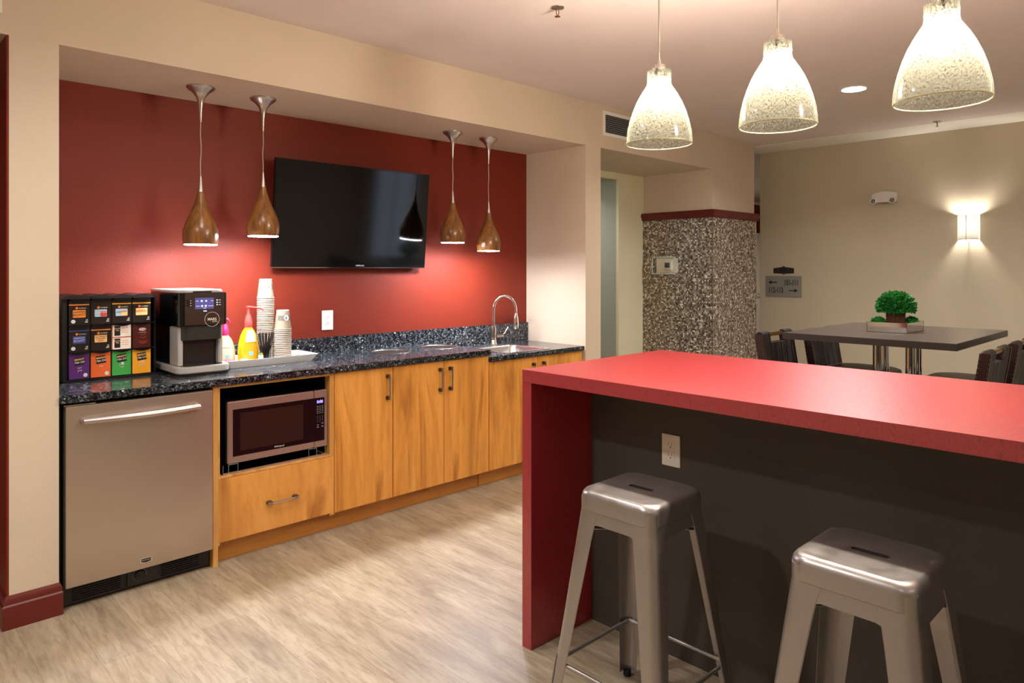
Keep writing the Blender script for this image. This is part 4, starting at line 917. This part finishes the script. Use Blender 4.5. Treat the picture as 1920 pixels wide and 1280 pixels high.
MB().box(TXF-.004, TXF-.0008, g0+.012, g1-.012, h0+.012, h1-.012).build('guard_back_plate', 'ivory', th_, smooth=0)
# emergency light
XW = 7.4
el = thing('emergency_light', 'white twin-head emergency light on the far beige wall', 'emergency light', (XW, 2.384, 2.14))
pts = [(2.276,2.100),(2.492,2.100),(2.492,2.180)] + [(2.492-.216*k/8, 2.180+.022*math.sin(PI*k/8)+.006*k/8) for k in range(1, 8)] + [(2.276,2.188)]
MB().prism(pts, XW-.055, XW-.0006, 'x').build('housing', 'white_plastic', el, bevel=.004, smooth=30)
for yy in (2.470, 2.300):
    hd = MB().lathe([(0,0),(.026,0),(.030,.012),(.030,.034),(.024,.036),(.022,.022),(0,.020)], (XW-.0555, yy, 2.112), 24, 0, 'x').build('lamp_head', 'white_plastic', el, smooth=35)
    MB().lathe([(0,.0225),(.021,.0225),(.012,.030),(0,.031)], (XW-.0555, yy, 2.112), 24, 0, 'x').build('lamp_lens', 'chrome_dark', hd)
MB().box(XW-.050, XW-.002, 2.33, 2.44, 2.088, 2.0995, 0).box(XW-.052, XW-.050, 2.37, 2.39, 2.089, 2.098, 1).build('test_panel', ['mid_grey', 'crimson'], el, smooth=0)
# wayfinding signs
sg = thing('room_direction_sign', 'grey wall sign with arrows reading 101-111 and 112-113', 'sign', (XW, 3.406, 1.26))
MB().box(XW-.008, XW-.0006, 3.208, 3.606, 1.146, 1.374).build('plate', 'sign_grey', sg, bevel=.001, smooth=25)
def arrow(m_, y, z, dr_, mat=0):
    # dr_ +1 points to +y (left in view)
    pts = [(0,.0055),(.060,.0055),(.060,.022),(.098,0),(.060,-.022),(.060,-.0055),(0,-.0055)]
    m_.prism([(y+dr_*a, z+b) for a, b in pts], XW-.0092, XW-.0081, 'x', mat)
m_ = MB(); arrow(m_, 3.478, 1.305, 1); arrow(m_, 3.345, 1.218, -1)
m_.text('101-111', .086, '-x', (XW-.0095, 3.318, 1.300), 0, sx=.56, bold=.0016).text('112-113', .086, '-x', (XW-.0095, 3.490, 1.218), 0, sx=.58, bold=.0016)
m_.build('lettering', 'sign_dark', sg, smooth=0)
s2 = thing('name_plaque', 'small dark pointed-hexagon plaque above the grey direction sign', 'sign', (XW, 3.404, 1.44))
MB().prism([(3.292,1.405),(3.385,1.400),(3.404,1.392),(3.423,1.400),(3.516,1.405),(3.516,1.458),(3.425,1.470),(3.404,1.482),(3.383,1.470),(3.292,1.458)], XW-.010, XW-.0006, 'x').build('plate', 'sign_dark', s2, smooth=0)
MB().prism([(3.418,1.469),(3.404,1.479),(3.390,1.469),(3.404,1.462)], XW-.0112, XW-.0101, 'x', 0).text('LEWIS', .022, '-x', (XW-.0108, 3.404, 1.434), 1).build('emblem', ['molding_red', 'black'], s2, smooth=0)
# sprinklers
def sprinkler(x, y, label, z=ZC):
    t_ = thing('ceiling_sprinkler', label, 'sprinkler', (x, y, z))
    MB().lathe([(0,z-.010),(.014,z-.010),(.032,z-.004),(.033,z-.0005),(0,z-.0005)], (x, y, 0), 24).build('escutcheon', 'nickel', t_)
    MB().tube([(x-.008,y,z-.010),(x-.010,y,z-.03),(x,y,z-.042)], .0022, 6).tube([(x+.008,y,z-.010),(x+.010,y,z-.03),(x,y,z-.042)], .0022, 6).lathe([(0,z-.046),(.014,z-.046),(.014,z-.044),(0,z-.044)], (x, y, 0), 16).build('sprinkler_head', 'bronze', t_)
sprinkler(6.88, 1.80, 'small pendent sprinkler in the ceiling near the far wall')
sprinkler(2.55, 2.31, 'small pendent sprinkler cut off by the top edge of the photo')

# ================================================================== ISLAND
isl = thing('kitchen_island', 'red waterfall island counter with dark textured front panel', 'island', (2.376, .5, 0))
MB().box(1.907, 2.845, -1.6, 1.911, 1.016, 1.064).build('countertop', 'red_laminate', isl, bevel=.0012, smooth=25)
MB().box(1.9072, 2.8448, 1.862, 1.911, 0, 1.0155).build('end_panel', 'red_laminate', isl, bevel=.0012, smooth=25)
MB().box(2.262, 2.80, -1.58, 1.8615, 0, 1.0155).build('base_panel', 'fabric_panel', isl, smooth=0)
outlet('-x', 2.262, 1.473, .770, .079, .118, 'ivory electrical outlet on the dark island panel above the near stool', 'ivory')

# metal stools
def make_stool():
    t_ = thing('metal_stool', 'brushed steel bar stool with handle slot, nearer the red end panel', 'stool', (0, 0, 0), 'square metal bar stools at the island')
    H = .762; hw_ = .150
    def L4(h_, r_, z): return [(p[0], p[1], z) for p in rrect(0, 0, h_, h_, r_, 8)]
    mb_ = MB(); loft(mb_, [L4(.143, .042, H-.062), L4(.1445, .044, H-.06), L4(.1445, .045, H-.022), L4(.1425, .045, H-.012), L4(.137, .045, H-.004), L4(.129, .043, H), L4(.122, .038, H+.0001), L4(.10, .032, H+.0001), L4(.10, .032, H-.003), L4(.128, .040, H-.008), L4(.139, .042, H-.022), L4(.140, .042, H-.060), L4(.140,.042,H-.062)], close_last=False)
    n_ = 36; mb_.f.append([7*n_+i for i in range(n_)]); mb_.m.append(0)
    # ring back to start
    k = 12
    for i in range(n_): mb_.f.append((k*n_+i, k*n_+(i+1) % n_, (i+1) % n_, i)); mb_.m.append(0)
    mb_.f.append([8*n_+i for i in range(n_)][::-1]); mb_.m.append(0)
    seat = mb_.build('seat', 'stool_metal', t_, smooth=40)
    cut(seat, MB().prism(rrect(0, 0, .012, .045, .0115, 5), H-.05, H+.02, 'z'))
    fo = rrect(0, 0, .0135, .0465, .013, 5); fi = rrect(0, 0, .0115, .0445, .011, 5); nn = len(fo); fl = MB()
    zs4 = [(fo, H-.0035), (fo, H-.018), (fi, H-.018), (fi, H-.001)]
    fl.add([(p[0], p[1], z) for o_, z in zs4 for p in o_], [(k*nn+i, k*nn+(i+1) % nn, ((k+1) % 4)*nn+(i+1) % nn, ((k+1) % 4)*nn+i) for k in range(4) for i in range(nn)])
    fl.build('slot_shade_flange', 'slot_shade', t_, smooth=30)  # flange added in a dark colour so the slot looks shaded
    # legs: folded sheets that taper and splay
    for sx_, sy_ in ((1,1), (-1,1), (-1,-1), (1,-1)):
        zs = [H-.024, H-.063, H-.10, H-.14, .50, .35, .20, .10, .022]
        def hh(z): return .1415 if z > H-.06 else .1415 + (.222-.1415)*((H-.062)-z)/(H-.062)
        def ww(z):
            if z > H-.062: return .060
            if z > H-.10: return .080
            if z > H-.14: return .073
            return .070 - (.070-.040)*((H-.14)-z)/(H-.14)
        loops = []; 
        for z in zs:
            h_ = hh(z); w_ = ww(z); r_ = .030 if z > .3 else .026; r_ = min(r_, w_*.75); out_ = []
            out_.append((h_-w_, h_)); out_.append((h_-r_, h_))
            for i in range(1, 6): a = PI/2*(1-i/6); out_.append((h_-r_+r_*math.cos(a), h_-r_+r_*math.sin(a)))
            out_.append((h_, h_-r_)); out_.append((h_, h_-w_))
            th_w = .0025; inn = []
            for (px_, py_) in out_[::-1]:
                inn.append((px_-th_w if px_ > h_-w_+.001 or True else px_, py_-th_w))
            loops.append([(sx_*p[0], sy_*p[1], z) for p in out_+inn])
        lg = loft(MB(), loops, close_last=True); n2 = len(loops[0]); lg.f.append(list(range(n2))[::-1]); lg.m.append(0)
        leg = lg.build('leg', 'stool_metal', t_, smooth=35)
        # embossed rib
        h1, h2 = hh(.24), hh(.05); rb = MB().bar((sx_*(h1-.0075), sy_*(h1-.0075), .24), (sx_*(h2-.0075), sy_*(h2-.0075), .05), .009, .009)
        rb.build('rib', 'stool_metal', leg, bevel=.003, smooth=40)
        hf = hh(0)-.012
        MB().lathe([(0,0),(.012,0),(.014,.004),(.014,.026),(0,.026)], (sx_*hf, sy_*hf, 0), 16).build('rubber_foot', 'rubber', leg)
    # apron between the legs
    for k in range(4):
        rot = Matrix.Rotation(PI/2*k, 4, 'Z'); a = .085; h_ = .1395
        m_ = MB(); pts = [(-a,H-.061),(a,H-.061),(a,H-.128)] + [(a-.014+.014*math.cos(R(-0-q*22.5)), H-.114-.0+.014*math.sin(R(90-q*22.5))-.0) for q in range(0)]
        pts = [(-a,H-.0625),(a,H-.0625),(a,H-.115),(a-.012,H-.103),(a-.024,H-.099),(-a+.024,H-.099),(-a+.012,H-.103),(-a,H-.115)]
        m_.prism(pts, -.0012, .0012, 'y')
        for q in range(len(m_.v)):
            p = m_.v[q]; off = (H-.0625-p.z)*.112; m_.v[q] = rot @ Vector((p.x, p.y-h_-off, p.z))
        m_.build('apron', 'stool_metal', t_, smooth=30)
    zf = .215; hf = .1415 + (.222-.1415)*((H-.062)-zf)/(H-.062) - .004
    for (p, q, dz) in (((-1,-1), (1,-1), 0), ((1,-1), (1,1), .0), ((1,1), (-1,1), 0), ((-1,1), (-1,-1), 0)):
        P = Vector((p[0]*hf, p[1]*hf, zf+dz)); Q = Vector((q[0]*hf, q[1]*hf, zf+dz)); ins = Vector((-(p[0]+q[0])/2*.006, -(p[1]+q[1])/2*.006, 0)); d = (Q-P).normalized()*.024; P += ins; Q += ins
        MB().tube([P+d*.4, P+d, P+d*1.6, Q-d*1.6, Q-d, Q-d*.4], [.0085, .0095, .0062, .0062, .0095, .0085], 12).build('foot_bar', 'stool_metal', t_, smooth=50)
    m_ = MB(); zt_ = H-.118
    m_.tube([(-.138,-.138,zt_), (.138,.138,zt_)], .005, 8).tube([(-.138,.138,zt_-.010), (.138,-.138,zt_-.010)], .005, 8); m_.build('cross_brace', 'chrome_dark', t_)
    return t_
stl = make_stool(); stl.location = (1.829, 1.302, 0)
dup(stl, label='brushed steel bar stool with handle slot, nearest the right side of the photo', loc=(1.812, .618, 0))

# ================================================================== HIGH TABLE AND CHAIRS
TZ = 1.067
tb = thing('high_table', 'dark brown bar-height table on chrome tube legs behind the island', 'table', (4.705, 1.449, 0))
MB().box(4.125, 5.285, .992, 1.906, TZ-.038, TZ-.003, 1).box(4.126, 5.284, .993, 1.905, TZ-.003, TZ, 0).build('tabletop', ['table_laminate', 'table_edge'], tb, smooth=0)
MB().box(4.45, 4.96, 1.20, 1.70, TZ-.050, TZ-.0385).build('mounting_plate', 'black', tb, smooth=0)
for sx_, sy_ in ((1,1), (1,-1), (-1,1), (-1,-1)):
    MB().tube([(4.705+.065*sx_, 1.449+.092*sy_, .04), (4.705+.065*sx_, 1.449+.092*sy_, TZ-.0505)], .026, 20).build('tube_leg', 'chrome', tb)
MB().box(4.42, 4.99, 1.17, 1.73, .0, .022).box(4.60, 4.81, 1.32, 1.58, .022, .04).build('base_plate', 'chrome_dark', tb, bevel=.006, smooth=30)

def make_chair():
    """seat centre at origin, backrest toward +y, facing -y"""
    t_ = thing('bar_chair', 'x', 'chair', (0,0,0), 'upholstered bar chairs round the high table')
    W_ = .225
    m_ = MB(); L_ = lambda hx_, hy_, r_, z, cy_=-.01: [(p[0], p[1]+cy_, z) for p in rrect(0, 0, hx_, hy_, r_, 8)]
    loft(m_, [L_(.19,.19,.12,.712), L_(.215,.215,.14,.722), L_(.222,.222,.15,.757), L_(.215,.215,.14,.786), L_(.195,.195,.13,.795), L_(.05,.05,.04,.798)]); m_.f.append(list(range(36))[::-1]); m_.m.append(0)
    m_.build('seat', 'seat_vinyl', t_, smooth=60)
    def lean(y, z): return y + (z-.70)*.20 - (z-.70)*(z-.70)*.10
    def slab(mb, x0, x1, z0, z1, d0, d1, mat=0, nx=1, nz=6):
        for k in range(nz):
            za, zb_ = z0+(z1-z0)*k/nz, z0+(z1-z0)*(k+1)/nz
            vs_ = [(x, lean(y, z), z) for z in (za, zb_) for y in (d0, d1) for x in (x0, x1)]
            mb.add(vs_, [(0,1,3,2),(4,6,7,5),(0,4,5,1),(2,3,7,6),(0,2,6,4),(1,5,7,3)] , mat)
        return mb
    YB0, YB1 = .185, .228
    m_ = slab(MB(), -W_+.014, W_-.014, .66, .975, YB0, YB1); slab(m_, -W_+.014, -.105, .975, 1.028, YB0, YB1, nz=2); slab(m_, .105, W_-.014, .975, 1.028, YB0, YB1, nz=2)
    for s_ in (-1, 1):   # rounded shoulders
        pr_ = []
        for q in range(7): a = PI*q/6; pr_.append((.5*(YB0+YB1)+.0215*math.cos(a), 1.028+.020*math.sin(a)))
        pr_ = [(lean(p[0], 1.028), p[1]) for p in pr_]
        m_.prism(pr_, s_*.105, s_*(W_-.014), 'x')
    m_.build('backrest', 'stripe_fabric', t_, smooth=40, merge=.0003)
    for s_ in (-1, 1):
        x0, x1 = (W_-.0138, W_) if s_ > 0 else (-W_, -W_+.0138)
        nm = slab(MB(), x0, x1, .64, 1.034, YB0-.004, YB1+.004); xx = x1 if s_ > 0 else x0
        for k in range(16):
            z = .68+.35*k/15
            for y in (YB0+.001, YB1-.001): nm.sphere((xx, lean(y, z), z), .0021, 6, 4, 1)
        nm.build('side_panel', ['side_wood', 'nail'], t_, smooth=40, merge=.0003)
    hr = slab(MB(), -.105, .105, 1.015, 1.038, YB0+.008, YB1-.010, nz=1).build('handle_rail', 'bronze', t_, bevel=.004, smooth=30)
    for sx_ in (-1, 1):
        m_ = MB(); m_.bar((sx_*.19, -.17, .675), (sx_*.205, -.195, 0), .036, .036); m_.build('leg', 'side_wood', t_, bevel=.003, smooth=25)
        m_ = MB(); m_.bar((sx_*.20, .20, .70), (sx_*.205, .235, 0), .036, .036); m_.build('leg', 'side_wood', t_, bevel=.003, smooth=25)
    m_ = MB().bar((-.19, -.188, .24), (.19, -.188, .24), .022, .030); m_.build('footrest', 'nickel', t_, bevel=.002, smooth=25)
    for sx_ in (-1, 1): MB().bar((sx_*.201, -.17, .30), (sx_*.203, .20, .30), .020, .026).build('side_stretcher', 'side_wood', t_, bevel=.002, smooth=25)
    return t_
ch = make_chair(); ch.location = (4.452, 1.85, 0); ch['label'] = 'striped bar chair at the left corner of the table, its handle slot showing'
dup(ch, label='striped bar chair tucked behind the table front edge, seat showing', loc=(4.925, 1.745, 0))
dup(ch, label='striped bar chair seen from behind, left of the two at the right', loc=(4.29, 1.116, 0), rotz=PI)
dup(ch, label='striped bar chair seen from behind, cut off by the right photo edge', loc=(4.92, 1.116, 0), rotz=PI)

# planter
px0, px1, py0, py1 = 4.562, 4.878, 1.352, 1.576; pz = TZ+.0003
pl = thing('planter_box', 'mirrored rectangular planter with a green ball shrub on the high table', 'potted plant', ((px0+px1)/2, (py0+py1)/2, pz))
h_ = .060; w_ = .004
MB().box(px0, px1, py0, py0+w_, pz, pz+h_).box(px0, px1, py1-w_, py1, pz, pz+h_).box(px0, px0+w_, py0+w_, py1-w_, pz, pz+h_).box(px1-w_, px1, py0+w_, py1-w_, pz, pz+h_).box(px0+w_, px1-w_, py0+w_, py1-w_, pz, pz+.006).build('mirrored_box', 'chrome', pl, smooth=0)
m_ = MB()
for x in (px0-.001, px1-.002):
    for y in (py0-.001, py1-.002): m_.box(x, x+.003, y, y+.003, pz, pz+h_+.0005)
m_.box(px0-.001, px1+.001, py0-.0012, py0-.0002, pz, pz+.003).box(px0-.0012, px0-.0002, py0, py1, pz, pz+.003)
m_.build('edge_trim', 'chrome_dark', pl, smooth=0)
MB().box(px0+w_+.0005, px1-w_-.0005, py0+w_+.0005, py1-w_-.0005, pz+.0065, pz+.052).build('moss_bed', 'moss', pl, smooth=0)
tx, ty = 4.722, 1.462
m_ = MB()
for k in range(38):
    a = 2*PI*k/38; r_ = .046+.003*math.sin(k*7); m_.tube([(tx+r_*math.cos(a), ty+r_*math.sin(a), pz+.05), (tx+(r_+.001)*math.cos(a), ty+(r_+.001)*math.sin(a), pz+.122)], .0048, 6)
m_.lathe([(0,pz+.05),(.045,pz+.05),(.045,pz+.12),(0,pz+.12)], (tx, ty, 0), 20); m_.build('twig_trunk', 'twig', pl)
def foliage(m_, c, r_, n_, leaf, zmin=-.35, zs=1.0):
    c = Vector(c)
    for k in range(n_):
        z = random.uniform(zmin, 1); a = random.uniform(0, 2*PI); q = math.sqrt(max(0, 1-z*z)); d = Vector((q*math.cos(a), q*math.sin(a), z*zs)); rr = r_*random.uniform(.74, 1.03)
        p = c+d*rr; t1 = d.cross(Vector((random.uniform(-1,1), random.uniform(-1,1), random.uniform(-1,1)))).normalized(); up = (d+Vector((0,0,.3))+t1*random.uniform(-.7,.7)).normalized()
        l_ = leaf*random.uniform(.7, 1.25); w2 = l_*.30; sd_ = up.cross(t1).normalized()
        m_.add([p, p+up*l_*.5+sd_*w2, p+up*l_, p+up*l_*.5-sd_*w2, p+up*l_*.5+t1*w2*.35], [(0,1,4), (1,2,4), (2,3,4), (3,0,4)])
m_ = MB(); m_.sphere((tx, ty, pz+.150), .075, 16, 10, 0, (1, 1, .75)); foliage(m_, (tx, ty, pz+.148), .100, 2600, .020, -.38, .86)
m_.build('ball_shrub', 'green_leaf', pl, recalc=False, smooth=0)
for (x, y) in ((4.640, 1.535), (4.800, 1.395)):
    m_ = MB(); m_.sphere((x, y, pz+.052), .026, 12, 8, 0, (1, 1, .8)); foliage(m_, (x, y, pz+.055), .034, 420, .013, -.1, .8); m_.build('small_succulent', 'green_leaf', pl, recalc=False, smooth=0)
